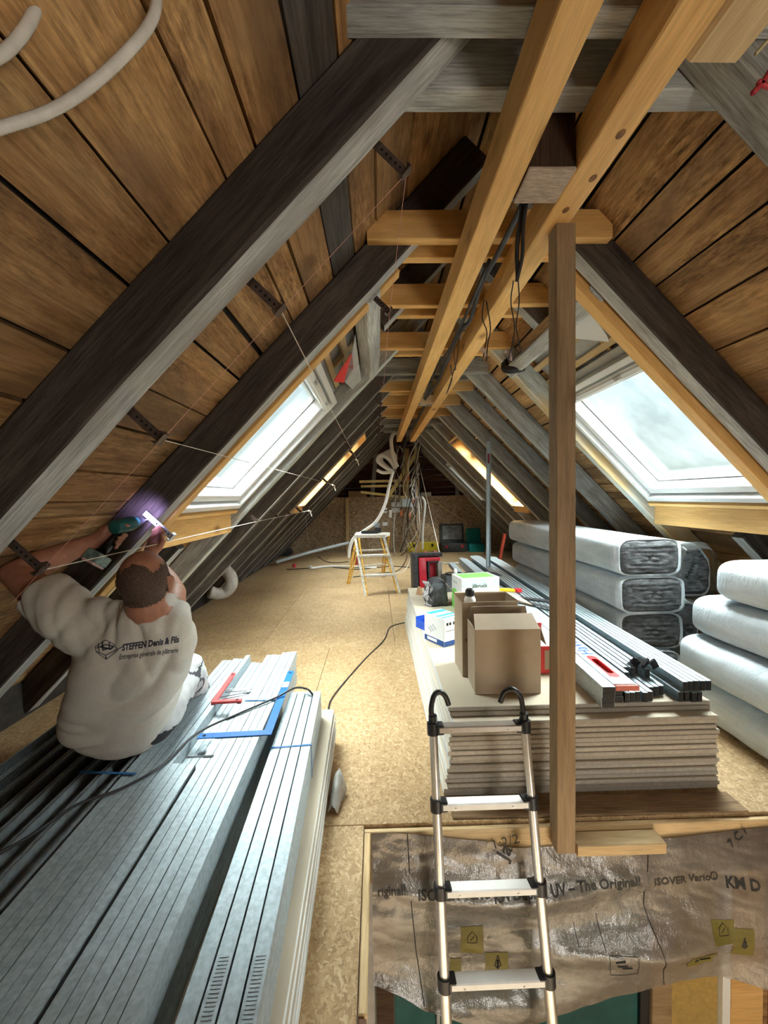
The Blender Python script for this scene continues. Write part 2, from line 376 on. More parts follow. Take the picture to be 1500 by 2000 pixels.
# ------------------------------------------------------------------ roof boards
ceiling = empty('ceiling', (AX, 4, AZ), kind='structure')
raf_y = [-2.3, -1.95, -.7, -.2, .33, 1.16, 2.012, 2.66, 3.40, 4.10, 4.71, 5.42, 6.12, 6.83, 7.52, 8.2, 8.9, 9.6, 10.25]
def cut(y0, y1, t0, t1, holes):
    segs = [(y0, y1)]
    for (a, b, c, d) in holes:
        if min(t1, d) - max(t0, c) < .02: continue
        ns_ = []
        for s, e in segs:
            if b <= s or a >= e: ns_.append((s, e)); continue
            if a > s: ns_.append((s, a))
            if b < e: ns_.append((b, e))
        segs = ns_
    return [q for q in segs if q[1]-q[0] > .05]
for sd in (-1, 1):
    holes = [(y0, y1, t0, t1) for s_, y0, y1, t0, t1 in WIN.values() if s_ == sd] + OPEN[sd]
    HW = [h for h in holes if h not in OPEN[sd]]
    t = -.16; row = 0
    greyt = 1.02 if sd == -1 else 1.1
    while t < 4.15:
        w = random.uniform(.155, .235)
        if abs(t-.8) < .3: w = random.uniform(.13, .17)
        # full window edges stop boards cleanly
        for _, y0_, y1_, t0_, t1_ in [q for q in WIN.values() if q[0] == sd][:1]:
            for e in (.82, t0_, t1_, 2.42):
                if t < e-.06 < t+w-.06 or t < e < t+w+.06:
                    w = e-t if e-t > .07 else w
        joints = [Y0] + sorted(random.sample(raf_y[1:-1], 3)) + [YG]
        for a, b in zip(joints, joints[1:]):
            for s, e in cut(a, b, t, t+w, holes):
                dd = .175+random.uniform(-.004, .004); gp = random.uniform(.004, .0085)
                m_ = BOARD
                if random.random() < .05 and s > 1.9: m_ = BOARD_GREY
                if sd == -1 and t < .82 < t+w and s < 1.7 < e: m_ = BOARD_GREY
                w0, w1 = random.uniform(-.006, .006), random.uniform(-.006, .006)
                n_ = max(2, int((e-s)/.5)); bm = bmesh.new(); rings = []
                ph = random.random()*90
                for i in range(n_+1):
                    y = s+.002+(e-s-.004)*i/n_
                    ea = noise.noise(V((y*1.1, ph, 1)))*.008; eb = noise.noise(V((y*1.1, ph, 7)))*.008; ez = noise.noise(V((y*.8, ph, 3)))*.003
                    ta, tb = t+gp+ea+w0*i/n_, t+w-gp+eb+w1*i/n_
                    rings.append([bm.verts.new(rp(sd, tt, y, d_)) for tt, d_ in ((ta, dd-.012+ez), (tb, dd-.012+ez), (tb, dd+.014), (ta, dd+.014))])
                for p_, q_ in zip(rings, rings[1:]):
                    for k in range(4): bm.faces.new((p_[k], p_[(k+1) % 4], q_[(k+1) % 4], q_[k]))
                bm.faces.new(rings[0][::-1]); bm.faces.new(rings[-1]); bmesh.ops.recalc_face_normals(bm, faces=bm.faces)
                me = bpy.data.meshes.new('roof_board')
                M = Matrix((V((0, 1, 0)), V((sd*CA, 0, -SA)), V((0, 1, 0)).cross(V((sd*CA, 0, -SA))))).transposed().to_4x4()
                M.translation = rp(sd, t+w/2, (s+e)/2, dd)
                bm.transform(M.inverted()); bm.to_mesh(me); bm.free()
                link('roof_board', me, m_, ceiling, M)
        t += w; row += 1
    # underlay behind the boards, with the window openings left out
    ts = sorted({-.25, 4.25} | {q for h in HW for q in h[2:]}); ys = sorted({Y0, YG} | {q for h in HW for q in h[:2]})
    m = MB()
    for ta, tb in zip(ts, ts[1:]):
        for ya, yb in zip(ys, ys[1:]):
            cy_, ct_ = (ya+yb)/2, (ta+tb)/2
            if any(h[0] < cy_ < h[1] and h[2] < ct_ < h[3] for h in HW): continue
            m.prism([rp(sd, ta, ya, .205), rp(sd, tb, ya, .205), rp(sd, tb, yb, .205), rp(sd, ta, yb, .205)], rn(sd)*.02)
    m.build('roof_underlay', UNDER, ceiling)

# ------------------------------------------------------------------ gable, half wall, rear wall
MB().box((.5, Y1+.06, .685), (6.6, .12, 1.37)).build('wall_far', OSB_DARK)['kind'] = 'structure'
wg = empty('wall_gable', (AX, YG, 0), kind='structure')
MB().box((AX, YG+.1, 2.1), (4.2, .06, 2.2)).build('wall_backing', UNDER, wg)
z = 1.30
while z < 3.05:
    h = random.uniform(.13, .18); hw = (AZ+.25-z)/1.0355+.1
    for x0, x1 in ((AX-hw, AX-.02), (AX-.02, AX+hw)):
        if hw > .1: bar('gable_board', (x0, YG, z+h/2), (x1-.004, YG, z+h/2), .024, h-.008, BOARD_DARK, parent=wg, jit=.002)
    z += h
wr = MB(); wr.box((.5, Y0-.06, 1.5), (6.6, .12, 3.4))
wr.build('wall_rear', BOARD)['kind'] = 'structure'
m = MB(); m.box((0, YG-.4, 1.40), (.1, .1, .1)); m.b.free()
MB().box((AX, Y1+.45, 1.33), (5, .8, .06)).build('trim_1', BOARD_DARK)['kind'] = 'structure'

# ------------------------------------------------------------------ roof windows
def portal(sd, y0, y1, t0, t1):
    ld = bpy.data.lights.new('sky_portal', 'AREA'); ld.shape = 'RECTANGLE'; ld.size = (y1-y0); ld.size_y = (t1-t0); ld.cycles.is_portal = True
    o = bpy.data.objects.new('sky_portal', ld); COL.objects.link(o)
    z = rn(sd); x = V((0, 1, 0)); y = z.cross(x)
    M = Matrix((x, y, z)).transposed().to_4x4(); M.translation = rp(sd, (t0+t1)/2, (y0+y1)/2, .26); o.matrix_world = M
def rbox(m, sd, t0, t1, y0, y1, d0, d1, bev=.003):
    Mr = Matrix((V((sd*CA, 0, -SA)), V((0, 1, 0)), V((sd*CA, 0, -SA)).cross(V((0, 1, 0))))).transposed()
    m.box(rp(sd, (t0+t1)/2, (y0+y1)/2, (d0+d1)/2), (abs(t1-t0), abs(y1-y0), abs(d1-d0)), Mr, bev); return m
def frame4(m, sd, t0, t1, y0, y1, w, d0, d1):
    rbox(m, sd, t0, t0+w, y0, y1, d0, d1); rbox(m, sd, t1-w, t1, y0, y1, d0, d1)
    rbox(m, sd, t0+w, t1-w, y0, y0+w, d0, d1); rbox(m, sd, t0+w, t1-w, y1-w, y1, d0, d1); return m
for n_, (sd, y0, y1, t0, t1) in WIN.items():
    w = empty('window_%d' % n_, rp(sd, (t0+t1)/2, (y0+y1)/2, .1), kind='structure')
    portal(sd, y0, y1, t0, t1)
    fm = YELLOW if n_ in (3, 4) else PVC
    if n_ in (3, 4):
        rv = MB(); frame4(rv, sd, t0-.0, t1+.0, y0, y1, .022, -.01, .19); rv.build('window_lining', YELLOW, w)
        tm = t0+.33 if n_ == 4 else t0+.25
        fr_ = frame4(MB(), sd, t0+.022, t1-.022, y0+.022, y1-.022, .04, .14, .22).build('window_frame', YELLOW, w)
        rbox(MB(), sd, tm, tm+.06, y0+.03, y1-.03, .10, .2).build('window_bar', ALU, w)
        sh = frame4(MB(), sd, tm+.06, t1-.06, y0+.06, y1-.06, .035, .165, .215).build('sash', PVC, w)
        rbox(MB(), sd, tm+.09, t1-.09, y0+.09, y1-.09, .19, .196, 0).build('pane', GLASS, sh)
        sh = frame4(MB(), sd, t0+.06, tm, y0+.06, y1-.06, .045, .15, .2).build('sash', YELLOW, w)
        rbox(MB(), sd, t0+.1, tm-.04, y0+.1, y1-.1, .19, .196, 0).build('pane', GLASS, sh)
    else:
        frame4(MB(), sd, t0, t1, y0, y1, .042, .05, .225).build('window_frame', PVC, w)
        frame4(MB(), sd, t0+.042, t1-.042, y0+.042, y1-.042, .012, .10, .225).build('gasket', ALU, w)
        sh = frame4(MB(), sd, t0+.054, t1-.054, y0+.054, y1-.054, .055, .085, .205).build('sash', PVC, w)
        frame4(MB(), sd, t0+.109, t1-.109, y0+.109, y1-.109, .006, .165, .20).build('glazing_bead', BLACK, sh)
        frame4(MB(), sd, t0+.108, t1-.108, y0+.108, y1-.108, .02, .168, .20).build('glazing_trim', PVC, sh)
        rbox(MB(), sd, t0+.112, t1-.112, y0+.112, y1-.112, .185, .191, 0).build('pane', GLASS, sh)
        vb = MB(); rbox(vb, sd, t0+.06, t0+.125, y0+.07, y1-.07, .055, .09); rbox(vb, sd, t0+.075, t0+.11, y0+.09, y1-.09, .04, .06)
        vb.build('ventilation_bar', PVC, w)
        hd = MB()
        for yy in (y0+.3, y1-.3): rbox(hd, sd, t0+.07, t0+.10, yy-.03, yy+.03, .03, .05)
        hd.build('clip', ALU, w)
        rbox(MB(), sd, t0-.06, t0, y0-.01, y1+.01, .13, .23).build('flashing', ALU, w)
# gaps left round the two near windows: membrane and battens
for sd in (-1, 1):
    m = MB(); rbox(m, sd, .80, 1.13, 2.1, 3.36, .195, .2, 0); m.build('membrane', FOIL, ceiling)
    for tt in (.93, 1.08): bar('batten', rp(sd, tt, 2.1, .165), rp(sd, tt, 3.36, .165), .045, .035, PALEW, up=rn(sd), parent=ceiling, jit=.002)
    bar('batten', rp(sd, .82, 2.95, .165), rp(sd, 1.12, 2.95, .165), .04, .03, PALEW, up=rn(sd), parent=ceiling)
    bar('batten', rp(sd, .82, 2.52, .165), rp(sd, 1.12, 2.52, .165), .04, .03, BOARD, up=rn(sd), parent=ceiling)
# eaves: knee boards where the roof meets the floor
for sd, nm in ((-1, 'trim_2'), (1, 'trim_3')):
    p = rp(sd, 4.0, 4, .1); MB().box((p.x, 4.2, .0), (.03, 13.6, .5)).build(nm, UNDER)['kind'] = 'structure'

# sawn board ends showing in the slot between the near windows and the next rafter
for sd in (-1, 1):
    for k in range(12):
        m = MB(); rbox(m, sd, 1.2+.095*k, 1.283+.095*k+random.uniform(-.008, .004), 3.316, 3.345, .10+random.uniform(0, .02), .16, .004); m.build('board_end', PALEW if k % 3 else BOARD, ceiling)
# ------------------------------------------------------------------ rafters
ORD = ['first', 'second', 'third', 'fourth', 'fifth', 'sixth', 'seventh', 'eighth', 'ninth', 'tenth', 'eleventh', 'twelfth', 'thirteenth', 'fourteenth', 'fifteenth']
SLOPE = {-1: 'on the slope above the seated worker', 1: 'on the slope above the insulation bales'}
k = 0
for i, y in enumerate(raf_y):
    if y > 10: continue
    for sd in (-1, 1):
        wd_ = .12 if y < 1.5 else .095
        mats = [TIMBER, LIME]
        if sd == 1 and y > 3: mats = [GREYT, LIME]
        if sd == 1 and y < 1.5: mats = [GREYT, GREYT]
        if sd == -1 and y > 3: mats = [GREYT if y < 3.6 else TIMBER2, LIME if y < 3.6 else GREYT]
        if abs(y-3.40) < .01: mats = [MINT if sd == 1 else GREYT, MINT]
        t0, t1 = .004, 4.05
        wins = [q for q in WIN.values() if q[0] == sd and q[1] < y < q[2]]
        if y == 2.66:
            r1 = bar('cut_rafter', rp(sd, .004, y, .08), rp(sd, .70, y, .08), wd_, .155, mats, up=rn(sd), n=4, jit=.004, bev=.006, under=True)
            tag(r1, 'short sawn-off rafter above the near window ' + SLOPE[sd], 'rafter', 'rafters')
            r2 = bar('cut_rafter', rp(sd, 2.62, y, .08), rp(sd, 4.05, y, .08), wd_, .155, mats, up=rn(sd), n=4, jit=.004, bev=.006, under=True)
            tag(r2, 'sawn-off rafter foot below the near window ' + SLOPE[sd], 'rafter', 'rafters')
            continue
        if wins: continue
        o = bar('rafter', rp(sd, t0, y, .08), rp(sd, t1, y, .08), wd_, .16, mats, up=rn(sd), n=14, jit=.006, bev=.008, under=True)
        if y < .9: lab = 'grey rafter behind the viewpoint ' + SLOPE[sd]; g_ = 'rafters behind the viewpoint ' + SLOPE[sd]
        else:
            q = [v for v in raf_y if v > .9 and v != 2.66].index(y)
            lab = ORD[q] + ' full-length weathered rafter from the front ' + SLOPE[sd]; g_ = 'rafters'
        tag(o, lab, 'rafter', g_)
# trimmers along the roof carrying the cut rafters, spruce doublings and sills round the near windows
for sd in (-1, 1):
    o = bar('trimmer', rp(sd, .80, 2.06, .05), rp(sd, .80, 3.42, .05), .10, .13, [LIME, LIME], up=rn(sd), n=8, jit=.007, bev=.012)
    tag(o, 'short limewashed trimmer timber above the near window ' + SLOPE[sd], 'timber')
    off = -.035 if sd == 1 else .0
    o = bar('doubling_rafter', rp(sd, .62, 2.105, .06+off), rp(sd, 3.0 if sd == 1 else 2.9, 2.105, .06+off), .07, .14, YELLOW, up=rn(sd), bev=.003)
    tag(o, 'new yellow spruce rafter fixed beside the near window ' + SLOPE[sd], 'rafter')
    o = bar('sill_trimmer', rp(sd, 2.50, 2.15, .05), rp(sd, 2.50, 3.35, .05), .055, .15, YELLOW, up=(0, 0, 1) if sd == 1 else (0, 0, 1), bev=.003)
    tag(o, 'new yellow spruce sill board under the near window ' + SLOPE[sd], 'board')
    o = bar('packing_board', rp(sd, 2.38, 2.15, .10), rp(sd, 2.38, 3.34, .10), .03, .10, YELLOW, up=rn(sd), bev=.002)
    tag(o, 'thin spruce strip above the near sill board ' + SLOPE[sd], 'board')
    o = bar('jack_batten', rp(sd, 2.62, 2.30, .06), rp(sd, 2.98, 2.30, .06), .04, .06, PALEW, up=rn(sd))
    tag(o, 'short pale batten hanging below the sill board ' + SLOPE[sd], 'batten')
    for yy in (WIN[3][1]-.01, WIN[3][2]+.01) if sd == -1 else (WIN[4][1]-.02,):
        pass
o = bar('sill_board', rp(-1, 2.40, 5.46, .02), rp(-1, 2.40, 6.08, .02), .05, .12, YELLOW, up=(0, 0, 1)); tag(o, 'spruce sill board under the far window ' + SLOPE[-1], 'board')
o = bar('sill_board', rp(1, 2.52, 6.15, .02), rp(1, 2.52, 6.80, .02), .05, .12, YELLOW, up=(0, 0, 1)); tag(o, 'spruce sill board under the far window ' + SLOPE[1], 'board')
o = bar('head_board', rp(1, .96, 6.15, .04), rp(1, .96, 6.80, .04), .03, .12, YELLOW, up=rn(1)); tag(o, 'spruce head board over the far window ' + SLOPE[1], 'board')

# ------------------------------------------------------------------ purlin beams, collar ties, king posts
ZB, ZT = 2.395, 2.54
o = bar('purlin_beam', (.448, Y0, (ZB+ZT)/2), (.448, 7.75, (ZB+ZT)/2), .092, ZT-ZB, YELLOW, n=8, jit=.002, bev=.004)
tag(o, 'long new yellow spruce beam under the ridge, further from the bales', 'beam', 'ridge beams')
o = bar('purlin_beam', (.704, Y0, (ZB+ZT)/2), (.704, 7.75, (ZB+ZT)/2), .096, ZT-ZB, YELLOW, n=8, jit=.002, bev=.004)
tag(o, 'long new yellow spruce beam with knots, resting on the square post', 'beam', 'ridge beams')
knots = MB()
for px, py in ((1212, 262), (1158, 348), (1105, 410)):
    p = P(px, py, Z=ZB); knots.ball(p+V((0, 0, .001)), (.013, .019, .004), u=12, v=6)
kn = knots.build('knot', plain('dark wood knot', (.22, .10, .03), .6, mottle=.4, nscale=60), o)
def collar(y0, th, h, x0, x1, m, lab, jit=.001):
    o = bar('collar_tie', (x0, y0+th/2, ZT+.004+h/2), (x1, y0+th/2, ZT+.004+h/2), th, h, m, n=4, jit=jit, bev=.003)
    return tag(o, lab, 'collar tie', 'collar ties')
hw = lambda y: .52
collar(1.025, .072, .15, -.09, 1.16, [LIME], 'old grey collar tie in front of the first rafter pair', .004)
collar(1.222, .075, .15, .03, 1.10, [LIME], 'old grey collar tie behind the first rafter pair', .004)
ys = [(2.012, 'second'), (2.66, 'sawn-off'), (3.40, 'third')]
for y, nm in ys:
    for s_, wh in ((-1, 'front'), (1, 'back')):
        collar(y + (-.05-.05 if s_ < 0 else .05), .05, .13, -.02 if s_ < 0 else .04, 1.11 if s_ < 0 else 1.06, YELLOW, 'new spruce collar tie on the %s face of the %s rafter pair' % (wh, nm))
for y, nm in ((4.10, 'fourth'), (7.52, 'ninth'), (6.83, 'eighth')):
    for s_, wh in ((-1, 'front'), (1, 'back')):
        collar(y + (-.13 if s_ < 0 else .055), .07, .15, .0, 1.1, [GREYT], 'old grey collar tie on the %s face of the %s rafter pair' % (wh, nm), .004)
for y, nm in ((4.71, 'fifth'), (5.42, 'sixth'), (6.12, 'seventh')):
    for s_, wh in ((-1, 'front'), (1, 'back')):
        collar(y + (-.1 if s_ < 0 else .05), .05, .13, .0, 1.11, YELLOW, 'new spruce collar tie on the %s face of the %s rafter pair' % (wh, nm))
KING = plain('sawn end grain', (.42, .33, .26), .8, nscale=30, mottle=.35, stretch=(1, 6, 1), bump=.5)
o = bar('king_post', (.578, 1.40, 2.405), (.578, 1.40, 2.93), .15, .15, [wood('brown king post', (.03, .016, .009), (.06, .032, .018), (.09, .05, .028))], up=(0, 1, 0), jit=.003, n=3, bev=.004)
tag(o, 'thick dark king post stub hanging between the two yellow beams', 'post')
MB().box((.578, 1.40, 2.400), (.152, .152, .012), bev=.003).build('sawn_end', KING, o)
o = bar('king_post', (.578, 4.66, 2.40), (.578, 4.66, 2.93), .15, .14, [GREYT], up=(0, 1, 0), jit=.003, n=3)
tag(o, 'grey king post stub far along between the beams, ringed by cables', 'post')
MB().box((.578, 4.585, 2.44), (.155, .02, .10), bev=.003).build('cross_block', PALEW, o)
o = bar('timber_block', (.835, .4, 2.475), (.835, 1.02, 2.475), .135, .13, [PALEW], jit=.004, n=4, bev=.01)
tag(o, 'pale rough timber offcut running beside the knotty beam, overhead', 'timber')
# square post under the beam
post = bar('square_post', (.738, 1.615, -.075), (.738, 1.615, ZB-.001), .075, .075, [POSTW], up=(0, 1, 0), bev=.003)
tag(post, 'tall square dull spruce post standing in the floor hatch', 'post')
# lens-shaped flank of far gable studs
for px, lab in ((727, 'grey gable stud standing left of the coiled white conduit'), (893, 'grey gable stud standing behind the bare bulb and far cables')):
    a = P(px, 968, Y=10.32); b = P(px+6 if px < 800 else px+4, 835, Y=10.32)
    o = bar('gable_stud', (a.x, 10.32, 1.365), (b.x, 10.32, 2.45), .10, .10, [GREYT], up=(0, 1, 0), jit=.003, n=3); tag(o, lab, 'stud', 'gable studs')
a = P(793, 965, Y=10.32); o = bar('gable_stud', (a.x, 10.30, 1.365), (a.x, 10.30, 2.56), .17, .12, [YELLOW], up=(0, 1, 0)); tag(o, 'orange spruce stud under the far ends of the beams', 'stud', 'gable studs')
for px0, px1, lab in ((850, 948, 'grey diagonal brace at the far gable beside the bale side slope'), (705, 622, 'grey diagonal brace at the far gable beside the worker side slope')):
    a = P(px0, 850, Y=10.5); b = P(px1, 975, Y=10.5)
    o = bar('gable_brace', a, b, .1, .1, [GREYT], up=(0, 1, 0), jit=.003, n=3); tag(o, lab, 'brace')
# ------------------------------------------------------------------ plasterboard stacks
PAPER = plain('cream board paper', (.52, .45, .34), .75, var=.06, nscale=3, mottle=.06)
GYPS = plain('sawn gypsum edge', (.36, .325, .275), .85, var=.14, nscale=60, mottle=.12, bump=.3)
EDGE = plain('pale wrapped board edge', (.60, .61, .59), .7, var=.10, nscale=30, mottle=.06)
def sheet(x0, x1, y0, y1, z0, th, rotz=0):
    b = MB(); b.box((0, 0, 0), (x1-x0, y1-y0, th), bev=.0025)
    for f in b.b.faces:
        n = f.normal; f.normal_update(); n = f.normal
        f.material_index = 0 if abs(n.z) > .8 else (1 if abs(n.y) > .6 else 2)
    me = b.mesh('plasterboard')
    M = Matrix.Translation(((x0+x1)/2, (y0+y1)/2, z0+th/2)) @ Matrix.Rotation(rotz, 4, 'Z')
    return link('plasterboard', me, [PAPER, GYPS, EDGE], None, M)
ORDN = ORD[:12] + ['thirteenth', 'fourteenth', 'fifteenth', 'sixteenth', 'seventeenth', 'eighteenth', 'nineteenth', 'twentieth']
ZS = .392; nb = 18; th = ZS/nb
for i in range(nb):
    s = .035*(1-i/(nb-1))
    o = sheet(.325-s+random.uniform(-.012, .012), 1.543+random.uniform(-.008, .010), 1.805+random.uniform(-.008, .008)+(.05 if i > nb-3 else 0), 4.34+random.uniform(-.01, .01), i*th+.0003, th-.0022, R(random.uniform(-.12, .12)))
    q = nb-1-i
    tag(o, ('topmost cream plasterboard sheet of the tall stack, under the boxes' if q == 0 else ORDN[q]+' plasterboard sheet down in the tall stack behind the ladder'), 'plasterboard', 'tall stack of plasterboard')
for i in range(9):
    x = random.uniform(-.006, .006)
    o = sheet(-1.455+x, -.222+x, -.62, 2.235+random.uniform(-.008, .008), i*.0212+.0003, .0195, R(1.2+random.uniform(-.1, .1)))
    q = 8-i
    tag(o, ('topmost white plasterboard under the metal profiles, its rim showing beside the walkway' if q == 0 else ORDN[q]+' plasterboard sheet down in the low stack under the metal profiles'), 'plasterboard', 'low stack of plasterboard')
ZL = 8*.0212+.0003+.0195

# ------------------------------------------------------------------ metal profiles
def channel(L, w, h, t=.0014, lip=0):
    """U channel along X, open downwards, web on top at z=0, centred on y."""
    o_ = [(-w/2, -h), (-w/2, 0), (w/2, 0), (w/2, -h)]; i_ = [(w/2-t, -h), (w/2-t, -t), (-w/2+t, -t), (-w/2+t, -h)]
    if lip:
        o_ = [(-w/2+lip, -h)] + o_ + [(w/2-lip, -h)]; i_ = [(w/2-lip, -h+t)] + [(w/2-t, -h+t), (w/2-t, -t), (-w/2+t, -t), (-w/2+t, -h+t)] + [(-w/2+lip, -h+t)]
    b = MB(); pts = o_ + i_
    rings = [[b.b.verts.new((x, y, z)) for y, z in pts] for x in (-L/2, L/2)]
    n = len(pts)
    for k in range(n): b.b.faces.new((rings[0][k], rings[0][(k+1) % n], rings[1][(k+1) % n], rings[1][k]))
    half = n//2
    for r_ in rings:
        for k in range(half-1): b.b.faces.new((r_[k], r_[k+1], r_[n-2-k], r_[n-1-k]))
    return b.mesh('metal_profile')
def place(me, x, ynear, z, ang, mode, L, mat, label, group, w=0, h=0):
    """mode: up (web on top), edge (stands on its side), cup (open side up)."""
    d = V((math.sin(ang), math.cos(ang), 0))
    c = V((x, ynear, z)) + d*(L/2)
    rx = {'up': 0, 'edge': R(90), 'edge2': R(-90), 'cup': R(180)}[mode]
    M = Matrix.Translation(c) @ Matrix.Rotation(R(90)-ang, 4, 'Z') @ Matrix.Rotation(rx, 4, 'X')
    o = link('metal_profile', me, mat, None, M); return tag(o, label, 'metal profile', group)
# on the tall plasterboard stack
A2 = R(2.0); z0 = ZS+.001
L_ = 3.9
cd60 = channel(L_, .058, .026, lip=.005); ed = channel(L_, .047, .0225, lip=0)
shade_ed = MB().box((0, 0, 0), (.004, .0435, .0195)).mesh('shade_insert'); shade_cd = MB().box((0, 0, 0), (.004, .054, .0225)).mesh('shade_insert')  # black inserts that paint the inner shade of the open profile ends
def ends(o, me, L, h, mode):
    """Black insert at the near end, painting in the shade of the hollow profile."""
    link('shade_insert', me, BLACK, o, W[o] @ Matrix.Translation((-L/2-.0005, 0, -h/2-.0004)))
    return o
for k in range(4):
    ends(place(cd60, 1.036, 1.80+random.uniform(-.004, .010), z0+.0245*(k+1)+.002, A2, 'up', L_, STEEL, 'galvanised profile in the neat column of four beside the straightedge', 'column of four profiles'), shade_cd, L_, .026, 0)
for k in range(3):
    ends(place(cd60, 1.105, 1.86+random.uniform(-.01, .01), z0+.0262*(k+1), A2, 'up', L_, STEEL, 'galvanised profile in the short pile under the straightedge', 'pile under the straightedge'), shade_cd, L_, .026, 0)
for k, x in enumerate([1.170+.0285*k for k in range(5)] + [1.318, 1.3465, 1.375]):
    ends(place(ed, x-.0125, 1.85+(.05 if k > 4 else 0)+random.uniform(-.008, .008), z0+.0245, A2, 'edge', L_, STEEL, 'galvanised profile on edge in the lower row between straightedge and the bale-side bundle', 'lower row of profiles on edge'), shade_ed, L_, .0225, 0)
for k in range(5):
    ends(place(ed, 1.222+.031*k, 1.98+random.uniform(-.03, .06), z0+.0245+.049, A2, 'edge', L_, STEEL, 'galvanised profile in the set-back upper row with crumpled dark ends', 'upper row of profiles on edge'), shade_ed, L_, .0225, 0)
for k in range(4):
    ends(place(ed, 1.407+.0285*k-.0125+.012, 1.836+random.uniform(-.004, .004), z0+.0245, A2, 'edge', L_, STEEL, 'galvanised profile in the lower tier of the bale-side bundle', 'bale-side bundle, lower tier'), shade_ed, L_, .0225, 0)
for k in range(5):
    ends(place(ed, 1.425+.0285*k-.0125+.012, 1.838+random.uniform(-.004, .004), z0+.0735+.001, A2, 'edge', L_, STEEL, 'galvanised profile in the upper tier of the bale-side bundle', 'bale-side bundle, upper tier'), shade_ed, L_, .0225, 0)
for x, y, a in ((1.295, 2.02, 40), (1.335, 2.0, -35), (1.37, 1.99, 55)):
    b = MB(); Rm = Euler((R(20), R(a), R(20))).to_matrix()
    b.box((x, y, z0+.118), (.05, .012, .035), Rm, .001); b.box(V((x, y+.03, z0+.11)), (.045, .05, .002), Rm)
    tag(b.build('bent_profile_end', BLACK), 'black crumpled metal offcut on top of the profiles beside the straightedge', 'metal offcut', 'crumpled offcuts')
# straightedge with a red slot and end cap, and blue writing
lev = empty('straightedge', (1.123, 1.81, z0+.082), 'long silver aluminium straightedge with red grip slot lying on the profiles', 'straightedge')
LA = R(2.0); ld_ = V((math.sin(LA), math.cos(LA), 0)); lx = V((ld_.y, -ld_.x, 0)); lo = V((1.123, 1.825, z0+.0905))
ALUM = plain('brushed aluminium', (.62, .66, .69), .38, .55, nscale=60, mottle=.12, stretch=(1, .1, 1))
Ml = Matrix((lx, ld_, V((0, 0, 1)))).transposed()
bm_ = MB(); bm_.box(lo+ld_*.04, (.105, .08, .02), Ml, .002); bm_.box(lo+ld_*(.32+.83), (.105, 1.66, .02), Ml, .002)
bm_.box(lo+ld_*.20-lx*.0385, (.028, .25, .02), Ml); bm_.box(lo+ld_*.20+lx*.0385, (.028, .25, .02), Ml); bm_.build('aluminium_bar', ALUM, lev)
rm = MB()
ring = []
for k in range(20):
    a = 2*math.pi*k/20; dx, dy = .0235*math.cos(a), .0235*math.sin(a)+math.copysign(.1, math.sin(a) or 1)
    ring.append((dx, dy))
def ringv(s, z): return [rm.b.verts.new(lo+ld_*(.20+y*s)+lx*(x*s)+V((0, 0, z))) for x, y in ring]
r1, r2, r3 = ringv(1.07, .0108), ringv(.72, .0108), ringv(.72, -.0095)
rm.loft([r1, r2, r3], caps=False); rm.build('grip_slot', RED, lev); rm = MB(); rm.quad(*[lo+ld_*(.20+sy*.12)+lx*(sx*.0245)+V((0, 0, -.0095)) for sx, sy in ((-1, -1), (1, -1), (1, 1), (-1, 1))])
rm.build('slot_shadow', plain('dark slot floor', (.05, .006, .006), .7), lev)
MB().box(lo-ld_*.018, (.107, .016, .024), Ml, .003).build('end_cap', plain('faded red end cap', (.55, .16, .12), .6), lev)
BLUEINK = plain('blue print', (.02, .10, .50), .5, mottle=.05)
lettering('lettering', 'HaWe', .10, BLUEINK, lev, lo+ld_*.345+lx*.035+V((0, 0, .0102)), ld_, -lx, bold=.0012)
lettering('lettering', 'Strich', .085, plain('pale blue print', (.30, .36, .62), .5), lev, lo+ld_*.66+lx*.03+V((0, 0, .0102)), ld_, -lx)

# left-hand stack: high bundle on edge, low ribbed bundle beside it, open channels behind under the worker
AL = R(-1.6); L3 = 3.2
ez = channel(L3, .047, .028, lip=0); ezs = channel(1.55+.62, .047, .028, lip=0)
for lay in range(4):
    for k in range(14):
        if lay < 2 and k not in (0, 6, 13): continue
        x = -.442-.0302*k - (.012 if k > 5 else 0); zz = ZL + .024 + .048*lay
        yy = -.62+random.uniform(-.02, .02)
        if lay == 3 and 6 <= k <= 8:
            place(ezs, x-.0, yy-.02, zz, AL, 'edge', 1.55+.62, STEEL, 'galvanised profile cut short in the top layer beside the worker', 'short profiles in the top layer'); continue
        place(ez, x, yy+(.03 if k < 3 else -.06 if k > 9 else 0), zz, AL, 'edge', L3, STEEL, ('galvanised profile on edge in the top layer beside the worker, carrying the metal squares' if lay == 3 else 'galvanised profile in the lower layers of the tall bundle beside the worker'), 'tall bundle of profiles' if lay == 3 else 'lower layers of the tall bundle')
ZM = ZL+.048*4
AU = R(-2.45); ud = channel(2.78, .0365, .027); L4 = 2.78
for lay in range(5):
    for k in range(4):
        x = -.195-.0205-.0415*k
        if lay < 4 and k not in (0, 3): continue
        o = place(ud, x, -.61, ZL+.0285*(lay+1)+.0005, AU, 'up', L4, STEEL, 'galvanised track profile, one of the low bundle beside the bare plasterboard rim', 'low bundle of track profiles')
        if lay == 4 and k in (0, 2):
            b = MB()
            for q in range(150): b.box((.12-.0075*q, 0, .0006), (.0036, .022, .0014))
            W_ = W[o]; bb = b.mesh('pressed_ribs'); rr = link('pressed_ribs', bb, STEEL, o, W_); rr['kind'] = 'stuff'
ZU = ZL+.0285*5
cup = channel(2.9, .066, .048, lip=.006); ZC = ZL+.049*3+.046
for yy in (-.2, .9, 1.9): tag(bar('bearer', (-1.38, yy, ZL+.0226), (-.9, yy, ZL+.0226), .08, .044, POSTW), 'wooden bearer under the open channels beside the worker', 'bearer', 'bearers under the channels')
